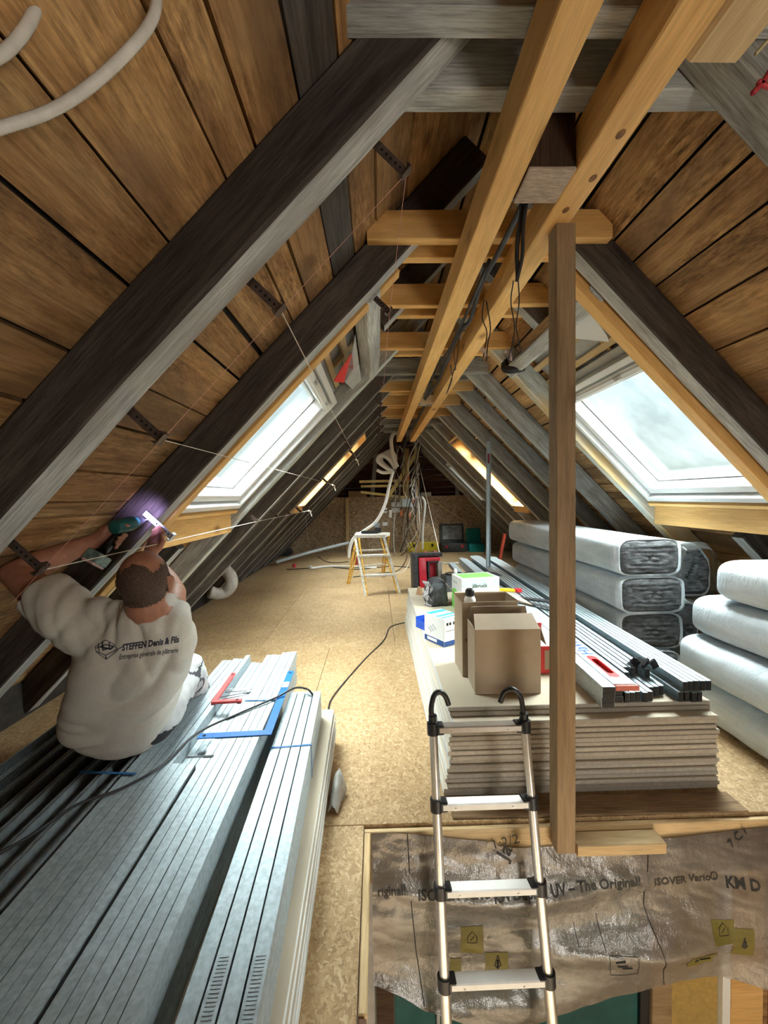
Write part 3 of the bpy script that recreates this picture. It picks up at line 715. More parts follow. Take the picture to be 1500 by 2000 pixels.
for lay in range(3):
    for k in range(7):
        if lay < 2 and k not in (0, 3, 6): continue
        place(cup, -.938-.0705*k, -.66+random.uniform(-.02, .02), ZL+.0465+.049*lay, R(-1.2), 'cup', 2.75, STEEL_M, 'shade-darkened open channel lying open side up, one of the row the worker sits on' if lay == 2 else 'shade-darkened open channel underneath the row the worker sits on', 'open channels under the worker' if lay == 2 else 'lower open channels')
# straps
STRAP = plain('blue strap', (.02, .12, .30), .45); STRAPD = plain('black strap', (.02, .022, .025), .5)
def strap(name, pts, m, lab):
    b = MB(); 
    for p, q in zip(pts, pts[1:]):
        d = (V(q)-V(p)); n = V((0, 1, 0)); u = d.cross(n).normalized()*.0008; h = V((0, .005, 0))
        b.prism([V(p)-h-u, V(p)+h-u, V(q)+h-u, V(q)-h-u], u*2)
    tag(b.build(name, m), lab, 'strap')
y_ = 1.98
strap('strap', [(-.502, y_, ZU+.003), (-.502, y_, ZM+.002), (-.66, y_+.004, ZM+.002)], STRAP, 'blue strap over the tall profile bundle behind the blue square')
strap('strap', [(-.2915, 1.69, ZL+.004), (-.2915, 1.69, ZU+.002), (-.462, 1.675, ZU+.002)], STRAP, 'blue strap across the low track bundle')
strap('strap', [(-.885, 1.46, ZC+.003), (-1.10, 1.48, ZC+.003)], STRAP, 'blue strap across the shade-darkened open channels in front of the worker')
strap('strap', [(-.645, 1.555, ZM+.002), (-.745, 1.55, ZM+.002)], STRAPD, 'dark strip at the cut ends of the short profiles')

# ------------------------------------------------------------------ insulation bales
def filmmat():
    m, ns, ls, bs = newmat('white packing film')
    n1 = N(ns, 'TexNoise', Scale=7, Detail=4, Roughness=.6); ls.new(coords(ns, ls, (1.0, .35, 1.6)), n1.inputs['Vector'])
    c = ramp(ns, ls, n1.outputs['Fac'], [(.32, (.58, .66, .71)), (.62, (.78, .86, .91))]); c = vary(ns, ls, c, .05); ls.new(c, bs.inputs['Base Color'])
    bs.inputs['Roughness'].default_value = .3; bs.inputs['Specular IOR Level'].default_value = .5
    n2 = N(ns, 'TexNoise', Scale=30, Detail=5, Roughness=.7, Distortion=1.2); ls.new(coords(ns, ls, (.6, .8, .3)), n2.inputs['Vector'])
    bp = N(ns, 'Bump', Strength=.9, Distance=.012); ls.new(n2.outputs['Fac'], bp.inputs['Height']); ls.new(bp.outputs[0], bs.inputs['Normal'])
    return m
FILM = filmmat()
WOOL = plain('dark grey mineral wool', (.085, .088, .092), .95, nscale=24, mottle=.55, stretch=(1, 1, 3.5), bump=1.0, spec=.1)
CLEAR = glassmat('clear film', .35)
def sup(u, a, b, e):
    c, s = math.cos(u), math.sin(u)
    return V((a*math.copysign(abs(c)**e, c), 0, b*math.copysign(abs(s)**e, s)))
def bale(x, z, w, h, y0, y1, label, wool_at=0, e=.45, group='insulation bales', chamf=0):
    """A pressed bale lying along Y; wool shows at its near end when wool_at is 0, film closes both ends when None."""
    t = empty('insulation_bale', (x, (y0+y1)/2, z-h/2), label, 'insulation bale', group)
    b = MB(); n, L = 40, 26; rings = []; ph = random.random()*70
    for i in range(L+1):
        f = i/L; y = y0+(y1-y0)*f; k = 1.0
        far = (y1-y)
        if far < .09: k = 1-.30*(1-far/.09)**2
        if wool_at is None and y-y0 < .09: k = 1-.3*(1-(y-y0)/.09)**2
        r_ = []
        for j in range(n):
            p = sup(2*math.pi*j/n, w/2, h/2, e)
            w_ = .975+.025*noise.noise(V((p.x*5, y*2.2, p.z*5+ph)))+.016*noise.noise(V((p.x*16, y*9, p.z*16+ph)))
            p = p*k*w_
            p.x *= 1+.02*math.sin(f*21+ph)
            if chamf and p.x > 0 and p.z > 0: 
                ex = p.x/(w/2)+p.z/(h/2)-1.25
                if ex > 0: p.x -= ex*w*.25; p.z -= ex*h*.25
            r_.append(b.b.verts.new(V((x, y, z))+p))
        rings.append(r_)
    rc = [v.co.copy() for v in rings[0]]
    if wool_at == 0:
        # film rim turned in, wool set inside
        n0 = len(rings[0]); c0 = V((x, y0, z))
        rim = [b.b.verts.new(c0+(v.co-c0)*.93+V((0, .012, 0))) for v in rings[0]]
        rings = [rim]+rings
        b.loft(rings, caps=False); b.b.faces.new(rings[-1])
        b.build('film_wrap', FILM, t, smooth=True)
        q = MB(); wr_ = []
        for i in range(13):
            s = .955-(.92*i/12); rr_ = []
            for j in range(n):
                X, Z = (rc[j].x-x)*s, (rc[j].z-z)*s
                dy = (.02 if i == 0 else -.006 if i == 1 else -.016) + .006*math.sin(Z*210+1.6*noise.noise(V((X*12, Z*4, ph)))) + .007*noise.noise(V((X*34, Z*40, ph+5))) + .022*math.exp(-((X-.02*math.sin(Z*30))/.012)**2)
                rr_.append(q.b.verts.new(V((x+X, y0+dy, z+Z))))
            wr_.append(rr_)
        q.loft(wr_, caps=False); q.b.faces.new(wr_[-1]); q.build('wool_end', WOOL, t, smooth=True)
    else:
        b.loft(rings); b.build('film_wrap', FILM, t, smooth=True)
    return t
hb = .262
nm_ = ['lowest', 'second', 'third', 'topmost']
for k in range(4):
    x = 1.885+(-.0, .035, .018, -.002)[k]
    bale(x, hb*(k+.5)+.0, .45, hb*.99, 2.78-(.0, -.03, .0, .0)[k], 5.1+(.0, .0, .05, .1)[k], nm_[k]+' film-wrapped bale, grey wool end showing, in the column behind the profiles', e=.38, group='bales with open wool ends')
tb = bale(2.284, .80, .28, .40, 2.92, 5.2, 'white bale tucked under the roof with grey wool showing through torn clear film', e=.4, chamf=1)
cl = MB()
for y0_, y1_, s in ((2.72, 2.92, 0),):
    pts0 = [V((2.268, 2.91, .80))+sup(2*math.pi*j/24, .148, .205, .4) for j in range(24)]
    pts1 = [V((2.25, 2.80, .78))+sup(2*math.pi*j/24, .125, .19, .5)*(1+.12*noise.noise(V((j*1.3, 4, 2)))) for j in range(24)]
    cl.loft([[cl.b.verts.new(p) for p in pts0], [cl.b.verts.new(p) for p in pts1]], caps=False)
cl.build('clear_film', CLEAR, tb, smooth=True)
bale(2.25, .285, .22, .56, 2.95, 5.2, 'lower white bale under the torn one, hidden against the roof', e=.4)
tall_y = [2.42, 2.55, 2.53, 2.36]
for k in range(4):
    x = 2.155+(-.02, -.045, -.0, .012)[k]
    bale(x, .245*(k+.5), .50 if k < 2 else .46, .245, 1.1, tall_y[k], nm_[k]+' rounded white bale in the column nearest the photographer', wool_at=None, e=.52, group='rounded white bales')
# ------------------------------------------------------------------ hatch: linings, sagging membrane, storey below
LIN = plain('grey painted lining board', (.40, .40, .39), .7, nscale=6, mottle=.2)
wl = empty('wall_hatch', (.8, 1.0, -.2), kind='structure')
bar('lining_board', (HX0-.01, HY0, -.16), (HX0-.01, HY1, -.16), .02, .30, LIN, parent=wl)
bar('lining_board', (HX1+.01, HY0, -.14), (HX1+.01, HY1, -.14), .02, .26, POSTW, parent=wl)
bar('lining_board', (HX0, HY1-.012, -.125), (HX1, HY1-.012, -.125), .022, .22, PALEW, parent=wl)
bar('lining_board', (HX0, HY0+.01, -.14), (HX1, HY0+.01, -.14), .02, .26, POSTW, parent=wl)
o = bar('edge_batten', (HX0+.014, 1.04, -.018), (HX0+.014, 1.625, -.018), .024, .03, PALEW, jit=.001); tag(o, 'pale batten along the left rim of the floor hatch', 'batten')
o = bar('edge_batten', (HX0+.013, .985, -.022), (HX0+.013, 1.032, -.022), .022, .03, plain('brown block', (.16, .07, .04), .7)); tag(o, 'small brown block at the end of the hatch rim batten', 'block')
o = bar('ledger', (.778, 1.603, -.058), (1.135, 1.603, -.058), .075, .045, PALEW, jit=.001, up=(0, 0, 1)); tag(o, 'pale ledger board screwed beside the post foot in the hatch', 'board')
o = bar('rim_plank', (.30, 1.735, .004), (1.56, 1.722, .004), .118, .008, wood('stained plank', (.15, .09, .045), (.25, .16, .085), (.33, .22, .12), amt=.05), up=(0, 0, 1)); tag(o, 'dark stained plank on the floor between tall plasterboard stack and hatch', 'plank')
# membrane
def memb(name):
    m, ns, ls, bs = newmat(name)
    n1 = N(ns, 'TexNoise', Scale=9, Detail=4, Roughness=.65); ls.new(coords(ns, ls, (1, 1, 1), False), n1.inputs['Vector'])
    c = ramp(ns, ls, n1.outputs['Fac'], [(.25, (.10, .084, .072)), (.75, (.165, .143, .125))]); ls.new(c, bs.inputs['Base Color'])
    bs.inputs['Roughness'].default_value = .2; bs.inputs['Specular IOR Level'].default_value = .9; bs.inputs['Alpha'].default_value = .86
    n2 = N(ns, 'TexNoise', Scale=38, Detail=4, Roughness=.7); ls.new(coords(ns, ls, (1, 1, .8), False), n2.inputs['Vector'])
    bp = N(ns, 'Bump', Strength=.5, Distance=.006); ls.new(n2.outputs['Fac'], bp.inputs['Height']); ls.new(bp.outputs[0], bs.inputs['Normal'])
    return m
MEMB = memb('translucent grey vapour membrane')
MX0, MX1 = HX0+.03, HX1-.02
def mf(u, v):
    """Point of the hanging membrane, u across 0..1, v down 0..1."""
    x = MX0+(MX1-MX0)*u
    top = -.014 - .055*math.sin(math.pi*min(1, max(0, (u-.05)/.62)))**1.5 - (.06*max(0, .55-abs(u-.7))/.55 if u > .3 else 0) + .015*max(0, u-.8)
    bot = -.665 - .09*math.sin(math.pi*min(1, u/.72))**2 + .016*math.sin(u*17)
    if u < .12: bot += .10*(1-u/.12)
    z = top+(bot-top)*v
    y = 1.634 - .03*math.sin(math.pi*v) - .035*math.exp(-((v-.62-.25*(u-.45))/.09)**2)*math.exp(-((u-.62)/.3)**2) - .03*math.exp(-((v-.33+.1*u)/.07)**2)*math.exp(-((u-.3)/.28)**2)
    y += .010*noise.noise(V((x*3, z*6, 1))) + .0035*noise.noise(V((x*11, z*15, 5))) + .0025*(1-abs(noise.noise(V((x*9+z*6, z*20, 11))))*2) + .02*math.sin(v*9+u*7)*v
    y -= .09*v*v*(1-.6*u) + .05*max(0, u-.85)/.15*v
    return V((x, min(y, 1.638), z))
def msurf(x, z, off=.0015):
    u = (x-MX0)/(MX1-MX0); a, b_ = 0, 1
    for _ in range(22):
        c = (a+b_)/2
        if mf(u, c).z > z: a = c
        else: b_ = c
    p = mf(u, a); p.y -= off; return p
mem = empty('vapour_membrane', (.8, 1.63, -.7), 'grey translucent vapour membrane with black print, sagging across the floor hatch', 'membrane')
b = MB(); G = [[b.b.verts.new(mf(i/160, j/90)) for i in range(161)] for j in range(91)]
for j in range(90):
    for i in range(160): b.b.faces.new((G[j][i], G[j][i+1], G[j+1][i+1], G[j+1][i]))
sheet_ = b.build('sheet', MEMB, mem, smooth=True)
SB = BVHTree.FromPolygons([W[sheet_] @ v.co for v in sheet_.data.vertices], [p.vertices[:] for p in sheet_.data.polygons])
def msurf(x, z, off=.002):
    h = SB.ray_cast(V((x, .8, z)), V((0, 1, 0)))
    return V((x, (h[0].y if h[0] is not None else 1.63)-.0016, z))
INK = plain('black print', (.012, .011, .010), .55); YLW = plain('yellow print', (.12, .098, .012), .5, mottle=.1)
def mtext(s, x, z, size, ang=0, **k):
    c, s_ = math.cos(ang), math.sin(ang)
    def fn(p): return msurf(p.x, p.z, .004)
    lettering('lettering', s, size, INK, mem, (x, 1.6, z), (c, 0, s_), (-s_, 0, c), fn=fn, **k)
pz = lambda px, py: P(px, py, Y=1.60)
def mt(s, px0, px1, py, bold=0, ang=R(1.5), k=1.0, hpx=None):
    a, c = pz(px0, py), pz(px1, py); me = text_mesh(s, 1); w = max(v.co.x for v in me.vertices); bpy.data.meshes.remove(me)
    mtext(s, a.x, a.z, (c.x-a.x)/w, ang, bold=bold)
mt('riginal!', 737, 792, 1742, .001, R(3)); mt('ISOVER Vario', 815, 955, 1748, .0012, R(-1)); mt('KM Duplex', 962, 1066, 1752, .0012, R(1.5)); mt('UV', 1074, 1104, 1744, .0015)
mt('\u2013 The Original!', 1110, 1252, 1741, .0012, R(2)); mt('ISOVER Vario\u00ae', 1280, 1408, 1733, .001, R(2.2)); mt('KM D', 1420, 1482, 1735, .0018, R(-4))
mt('1:2/2', 966, 1022, 1672, .0, R(14)); mt('Ja', 994, 1018, 1692, .0015, R(60)); mt('7 C /', 1440, 1485, 1668, .001, R(40))
def mline(pp, w=.0035, m=INK):
    b = MB()
    pts = []
    for (x0, y0), (x1, y1) in zip(pp, pp[1:]):
        for k in range(8): pts.append(pz(x0+(x1-x0)*k/8, y0+(y1-y0)*k/8))
    pts.append(pz(*pp[-1])); q = [msurf(p.x, p.z, .003) for p in pts]
    b.tube(q, w/2, 4); return b.build('printed_line', m, mem)
mline([(797, 1640), (800, 1710)]); mline([(802, 1750), (812, 1850), (826, 1935)]); mline([(1268, 1660), (1272, 1680), (1268, 1708)]); mline([(1260, 1743), (1258, 1768), (1272, 1820), (1288, 1885), (1300, 1935)])
mline([(1176, 1840), (1182, 1883), (1235, 1881), (1228, 1838), (1176, 1840)], .0018); mline([(1120, 1800), (1123, 1832)], .002); mline([(1165, 1786), (1172, 1835)], .002)
for (x, y) in ((1195, 1850), (1200, 1860), (1210, 1866)): mline([(x-8, y), (x+10, y-3)], .006)
def mpatch(px, py, w, h, m=YLW, rot=0):
    b = MB(); n = 5
    g = [[b.b.verts.new(msurf(*(lambda p: (p.x, p.z))(pz(px+(i/n-.5)*w+rot*(j/n-.5)*h, py+(j/n-.5)*h)), .0022)) for i in range(n+1)] for j in range(n+1)]
    for j in range(n):
        for i in range(n): b.b.faces.new((g[j][i], g[j][i+1], g[j+1][i+1], g[j+1][i]))
    b.build('printed_patch', m, mem)
for a in ((920, 1826, 44, 52), (968, 1872, 44, 42), (888, 1880, 22, 34), (1362, 1862, 56, 34), (1402, 1806, 44, 40), (1440, 1828, 40, 56)): mpatch(*a)
def drop(px, py, s):
    mline([(px, py-s), (px-s*.4, py+s*.3), (px, py+s*.7), (px+s*.4, py+s*.3), (px, py-s)], .0045); mline([(px, py-s*.4), (px, py+s*.5)], .01)
drop(970, 1872, 15); drop(1441, 1828, 12)
for px, py in ((920, 1822), (1402, 1803)):
    mline([(px-9, py+9), (px-9, py-3), (px, py-12), (px+9, py-2), (px+9, py+9), (px-9, py+9)], .003); mline([(px-4, py+4), (px+4, py-4)], .003)
mline([(1345, 1860), (1352, 1857)], .01); mline([(1358, 1860), (1382, 1865)], .01)
# the storey below: back wall with its window and panels
lw = empty('wall_below', (.8, 2.3, -2.6), kind='structure')
TEAL = plain('teal glazing', (.012, .085, .085), .15, mottle=.3, nscale=3); OCH = plain('ochre fibre panel', (.40, .27, .08), .7, nscale=30)
YB = 2.25
def low(px0, px1, m, nm, dy=0, z0=-2.6, z1=-.25):
    a, c = P(px0, 1970, Y=YB), P(px1, 1970, Y=YB); MB().box(((a.x+c.x)/2, YB+dy, (z0+z1)/2), (c.x-a.x-.003, .06, z1-z0), bev=.003).build(nm, m, lw)
low(560, 735, LIN, 'wall_panel'); low(735, 770, wood('dark frame wood', (.03, .018, .01), (.06, .035, .02), (.09, .055, .03)), 'window_post', -.03); low(770, 850, TEAL, 'window_pane'); low(850, 858, ALU, 'window_bar', -.02); low(858, 1240, TEAL, 'window_pane')
low(1240, 1258, BLACK, 'window_post', -.02); low(1258, 1296, POSTW, 'timber_stud', -.04); low(1296, 1394, OCH, 'fibre_panel'); low(1394, 1410, PVC, 'white_strip', -.03); low(1410, 1472, YELLOW, 'timber_stud', -.03); low(1472, 1484, BOARD, 'timber_stud', -.02); low(1484, 1680, plain('red brown panel', (.13, .03, .012), .6), 'wall_panel')
MB().box((.5, 0, -2.62), (5, 5, .04)).build('floor_below', OSB)['kind'] = 'structure'
for x, nm in ((-1.6, 'wall_below_left'), (2.9, 'wall_below_right')): MB().box((x, .2, -1.4), (.05, 4.4, 2.4)).build(nm, LIN)['kind'] = 'structure'

# ------------------------------------------------------------------ telescopic ladder
LADM = plain('anodised ladder tube', (.62, .585, .54), .28, .85, nscale=50, mottle=.06)
WHT = plain('white rung', (.78, .77, .74), .4, mottle=.05)
lad = empty('telescopic_ladder', (.44, 1.1, -2.58), 'telescopic aluminium ladder with black joints and two hooks, rising out of the hatch', 'ladder')
tl, bl = P(846, 1425, Y=1.575), P(872, 1990, Y=1.44); tr, br = P(1025, 1420, Y=1.575), P(1078, 1990, Y=1.44)
def along(a, c, z): t = (z-a.z)/(c.z-a.z); return a+(c-a)*t
rz = [P(938, y, Y=yy).z for y, yy in ((1420, 1.575), (1568, 1.54), (1735, 1.50), (1916, 1.455))]
st = rz[0]-rz[1]
while rz[-1] > -2.3: rz.append(rz[-1]-.285)
zb = -2.58
secs = [rz[0]+.012] + rz[1:] + [zb]
for a, c in ((tl, bl), (tr, br)):
    for k in range(len(secs)-1):
        MB().cyl(along(a, c, secs[k]), along(a, c, secs[k+1]), .0165+.0012*min(k, 7), n=18, caps=True).build('stile_tube', LADM, lad, auto=True)
for k, z in enumerate(rz):
    p, q = along(tl, bl, z), along(tr, br, z); d = (q-p).normalized(); up = (tl-bl).normalized(); rr = .0165+.0012*min(k+1, 8)
    rg = bar('rung', p+d*.022, q-d*.022, .052, .026, WHT if k else LADM, up=up, parent=lad, bev=.004)
    sc = MB()
    for s in (.07, .29): sc.cyl(p+d*s+V((0, -.0265, 0)), p+d*s+V((0, -.029, 0)), .0035, n=8)
    sc.build('rivet', ALU, rg)
    for e, s in ((p, 1), (q, -1)):
        m = MB(); m.cyl(e-up*.022, e+up*.022, rr+.006, n=18); m.box(e+d*s*.026, (.03, .05, .036), frame(up, d), .004); m.build('joint', BLACK, lad, auto=True)
def hook(base, pts):
    q = [base] + [P(x, y, Y=yy) for x, y, yy in pts]
    m = MB(); m.tube(bez(q, 7), .0105, 12); m.cyl(base-V((0, 0, .02)), base+V((0, 0, .02)), .017, n=14); m.build('hook', BLACK, lad, auto=True)
hook(along(tl, bl, rz[0]+.03), [(842, 1385, 1.58), (848, 1358, 1.585), (860, 1352, 1.59), (870, 1360, 1.60), (876, 1376, 1.605)])
hook(along(tr, br, rz[0]+.03), [(1022, 1390, 1.58), (1016, 1360, 1.585), (1000, 1346, 1.59), (985, 1352, 1.60), (977, 1371, 1.605)])

# ------------------------------------------------------------------ boxes and tools on the tall plasterboard stack
CARD = plain('brown cardboard', (.40, .315, .225), .8, nscale=14, mottle=.05); CARD_IN = plain('cardboard inside', (.26, .17, .10), .85, nscale=30, mottle=.1, stretch=(6, 1, 1))
ZT_ = ZS
def carton(name, c, w, d, h, rot, m, label, cat='box', t=.004, flaps=(), base_parts=()):
    """Open carton standing at c (floor centre); flaps: (side, length, angle from upright outwards)."""
    e = empty(name, c, label, cat); Mr = Matrix.Rotation(rot, 3, 'Z'); C = V(c)
    def L(x, y, z): return C + Mr @ V((x, y, z))
    for nm, cc, dd in (('side', (0, -d/2, h/2), (w, t, h)), ('side', (0, d/2, h/2), (w, t, h)), ('side', (-w/2, 0, h/2), (t, d, h)), ('side', (w/2, 0, h/2), (t, d, h)), ('bottom', (0, 0, t), (w, d, t))):
        MB().box(L(*cc), dd, Mr, .0008).build(nm, m, e)
    for s, l, a in flaps:
        ax = {'f': (0, -1), 'b': (0, 1), 'l': (-1, 0), 'r': (1, 0)}[s]; o = V((ax[0]*w/2, ax[1]*d/2, h)); dr = V((ax[0]*math.sin(a), ax[1]*math.sin(a), math.cos(a)))
        ww = w if ax[0] == 0 else d; tx = V((ax[1], -ax[0], 0)); k = .012
        pts = [o-tx*ww/2, o+tx*ww/2, o+tx*(ww/2-k)+dr*l, o-tx*(ww/2-k)+dr*l]; nrm = tx.cross(dr).normalized()*t
        MB().prism([L(*p) for p in pts], Mr @ nrm).build('flap', CARD if m is CARD else m, e)
    return e
e = carton('cardboard_box', (.632, 2.055, ZT_), .318, .18, .321, R(-1.5), CARD, 'plain brown cardboard box with open flaps, standing nearest the ladder hooks', flaps=(('f', .10, R(-58)), ('b', .065, R(2)), ('r', .09, R(160))))
e = carton('cardboard_box', (.598, 2.268, ZT_), .30, .20, .405, R(1), CARD, 'taller brown cardboard box behind the front one, holding a capped can', flaps=(('l', .085, R(40)), ('r', .09, R(110)), ('b', .08, R(100))))
MB().box((.598, 2.268, ZT_+.2), (.28, .2, .02), Matrix.Rotation(R(2), 3, 'Z')).build('packing_layer', CARD_IN, e)
can = empty('spray_can', (.508, 2.24, ZT_+.21), 'white spray can with black cap sticking out of the taller cardboard box', 'can'); cb = V((.508, 2.24, ZT_+.211))
m = MB(); m.loft([m.ring(cb+V((0, 0, z)), Matrix.Identity(3), r_, 20) for z, r_ in ((0, .03), (.005, .032), (.19, .032), (.205, .026), (.212, .018))]); m.build('can_body', WHT, can, auto=True)
m = MB(); m.loft([m.ring(cb+V((0, 0, z)), Matrix.Identity(3), r_, 18) for z, r_ in ((.208, .02), (.215, .026), (.24, .025), (.25, .018))]); m.build('cap', BLACK, can, auto=True)
m = MB(); m.cyl(cb+V((0, 0, .14)), cb+V((0, 0, .165)), .0326, n=20, caps=False); m.build('label_band', plain('brown label', (.20, .10, .07), .5), can, smooth=True)
m = MB(); m.cyl(cb+V((0, 0, .175)), cb+V((0, 0, .182)), .0326, n=20, caps=False); m.build('label_band', BLACK, can, smooth=True)
GREEN = plain('green print', (.20, .60, .12), .5, mottle=.05); WBOX = plain('white coated card', (.78, .79, .78), .45, mottle=.03); GREYP = plain('grey print', (.45, .48, .50), .5)
# green and white carton
gx, gy, gw, gd, gh, gr = .84, 3.50, .335, .24, .285, R(9)
gb = empty('green_carton', (gx, gy, ZT_), 'white and bright green carton with a printed name, behind the cardboard boxes', 'box'); Mr = Matrix.Rotation(gr, 3, 'Z'); G0 = V((gx, gy, ZT_))
gl = lambda x, y, z: G0 + Mr @ V((x, y, z))
MB().box(gl(0, 0, gh/2), (gw, gd, gh), Mr, .002).build('carton_body', WBOX, gb)
MB().box(gl(0, 0, gh+.0005), (gw*.86, gd*.8, .001), Mr).build('green_panel', GREEN, gb)
MB().prism([gl(-gw*.49, -gd/2-.0006, .0), gl(gw*.49, -gd/2-.0006, 0), gl(gw*.49, -gd/2-.0006, gh*.46), gl(gw*.25, -gd/2-.0006, gh*.40), gl(gw*.08, -gd/2-.0006, gh*.52), gl(-gw*.2, -gd/2-.0006, gh*.38), gl(-gw*.49, -gd/2-.0006, gh*.42)], Mr @ V((0, -.0006, 0))).build('green_panel', GREEN, gb)
MB().prism([gl(-gw/2-.0006, gd*.48, 0), gl(-gw/2-.0006, -gd*.48, 0), gl(-gw/2-.0006, -gd*.48, gh*.3), gl(-gw/2-.0006, gd*.1, gh*.62), gl(-gw/2-.0006, gd*.48, gh*.55)], Mr @ V((-.0006, 0, 0))).build('green_panel', GREEN, gb)
MB().box(gl(0, -gd/2-.0004, gh*.86), (gw*.98, .001, gh*.22), Mr).build('grey_panel', GREYP, gb)
lettering('lettering', 'illbruck', .044, plain('dark green print', (.03, .09, .05), .5), gb, gl(-gw*.22, -gd/2-.0012, gh*.72), Mr @ V((1, 0, 0)), (0, 0, 1), bold=.0008)
lettering('lettering', 'illbruck', .03, plain('dark green print', (.03, .09, .05), .5), gb, gl(-gw/2-.0012, gd*.3, gh*.78), Mr @ V((0, -1, 0)), (0, 0, 1))
# blue and white carton
BLU = plain('blue print', (.05, .30, .66), .45); NAVY = plain('navy print', (.02, .07, .25), .45)
bb = empty('blue_carton', (.43, 2.72, ZT_), 'white and blue printed carton standing beside the taller cardboard box', 'box'); Mr2 = Matrix.Rotation(R(32), 3, 'Z'); B0 = V((.43, 2.72, ZT_))
bl_ = lambda x, y, z: B0 + Mr2 @ V((x, y, z)); bw, bd, bh = .15, .20, .185
MB().box(bl_(0, 0, bh/2), (bw, bd, bh), Mr2, .002).build('carton_body', WBOX, bb)
for yy, ww in ((.06, .05), (-.03, .03), (-.075, .02)): MB().box(bl_(0, yy, bh+.0004), (bw*.98, ww, .001), Mr2).build('blue_panel', BLU, bb)
MB().box(bl_(-bw/2-.0004, 0, .02), (.001, bd*.98, .036), Mr2).build('blue_panel', NAVY, bb); MB().box(bl_(0, -bd/2-.0004, .018), (bw*.98, .001, .032), Mr2).build('blue_panel', NAVY, bb)
MB().box(bl_(-bw/2-.0008, .02, .022), (.001, bd*.5, .02), Mr2).build('white_panel', WBOX, bb)
m = MB(); [m.box(bl_(-bw/2-.0006, x, .095+z), (.001, .045, .012), Mr2 @ Matrix.Rotation(R(35), 3, 'X')) for x, z in ((.02, 0), (-.005, .014), (.04, -.012))]; m.build('printed_picture', GREYP, bb)
m = MB(); [m.box(bl_(x, -bd/2-.0006, .145), (.016, .001, .018), Mr2) for x in (-.045, -.02, .012)]; m.box(bl_(-.01, -bd/2-.0006, .10), (.09, .001, .002), Mr2); m.build('printed_picture', INK, bb)
sb = empty('small_blue_box', (.335, 3.0, ZT_), 'small open dark blue box beside the white and blue carton', 'box'); q = MB()
for cc, dd in (((0, 0, .003), (.085, .11, .004)), ((-.042, 0, .03), (.003, .11, .06)), ((.042, 0, .03), (.003, .11, .06)), ((0, -.054, .03), (.085, .003, .06)), ((0, .054, .04), (.085, .003, .08))): q.box(V((.345, 3.0, ZT_))+Mr2 @ V(cc), dd, Mr2)
q.build('box_body', plain('royal blue card', (.02, .09, .50), .45), sb); MB().box(V((.345, 3.0, ZT_))+Mr2 @ V((0, -.056, .03)), (.06, .001, .02), Mr2).build('printed_band', BLU, sb)
# red cartons behind the post
for x, y, h, lab in ((.93, 2.30, .15, 'red and white carton low beside the front cardboard box, nearer of two'), (.945, 2.66, .165, 'red and white carton beside the straightedge, further of two')):
    r_ = empty('red_carton', (x, y, ZT_), lab, 'box', 'red cartons'); MB().box((x, y, ZT_+h/2), (.17, .24, h), bev=.002).build('carton_body', plain('red card', (.55, .035, .03), .5), r_); MB().box((x, y, ZT_+h+.0004), (.165, .235, .001)).build('white_top', WBOX, r_)
    MB().box((x+.02, y-.1206, ZT_+h*.5), (.1, .001, h*.7)).build('printed_panel', CARD, r_)
# tool bag with printed sack
BAGM = plain('dark grey tool bag', (.05, .052, .055), .7, nscale=12, mottle=.5, bump=.8)
bg = empty('tool_bag', (.55, 3.75, ZT_), 'slumped dark grey tool bag wedged against the green carton', 'bag')
m = MB(); rg = []
for z, s in ((0, .9), (.03, 1), (.12, .93), (.19, .7), (.225, .38), (.235, .06)):
    rg.append([m.b.verts.new(V((.53+.02*z, 3.72, ZT_+z)) + V((.105*s*math.copysign(abs(math.cos(a))**.6, math.cos(a)), .16*s*math.copysign(abs(math.sin(a))**.6, math.sin(a)), 0))*(1+.14*noise.noise(V((math.cos(a)*2, math.sin(a)*2, z*14))))) for a in [2*math.pi*k/28 for k in range(28)]])
m.loft(rg); m.build('bag_body', BAGM, bg, smooth=True)
m = MB(); m.tube(bez([(.45, 3.57, ZT_+.06), (.455, 3.56, ZT_+.17), (.52, 3.60, ZT_+.235), (.60, 3.62, ZT_+.20)]), .006, 6); m.tube(bez([(.49, 3.555, ZT_+.03), (.51, 3.55, ZT_+.13), (.57, 3.58, ZT_+.16)]), .005, 6); m.build('strap_webbing', BLACK, bg, smooth=True)
m = MB(); G = [[m.b.verts.new((.415+.018*math.sin(j*1.1)+.05*i/8, 3.62-.06*i/8+.03*noise.noise(V((i, j, 3))), ZT_+.005+.22*j/10)) for i in range(9)] for j in range(11)]
for j in range(10):
    for i in range(8): m.b.faces.new((G[j][i], G[j][i+1], G[j+1][i+1], G[j+1][i]))
sk = m.build('printed_sack', plain('black and white print', (.35, .35, .36), .5, nscale=60, mottle=.95), None, smooth=True); tag(sk, 'crumpled black and white printed sack edge beside the tool bag', 'sack')
sk.modifiers.new('s', 'SOLIDIFY').thickness = .002
m = MB(); m.prism([(.375, 4.02, ZT_+.001), (.44, 3.98, ZT_+.001), (.43, 4.06, ZT_+.06), (.40, 4.06, ZT_+.075)], (.01, .02, 0)); tag(m.build('cardboard_scrap', plain('dark cardboard', (.22, .12, .06), .8)), 'folded brown cardboard scrap near the far end of the tall stack', 'scrap')
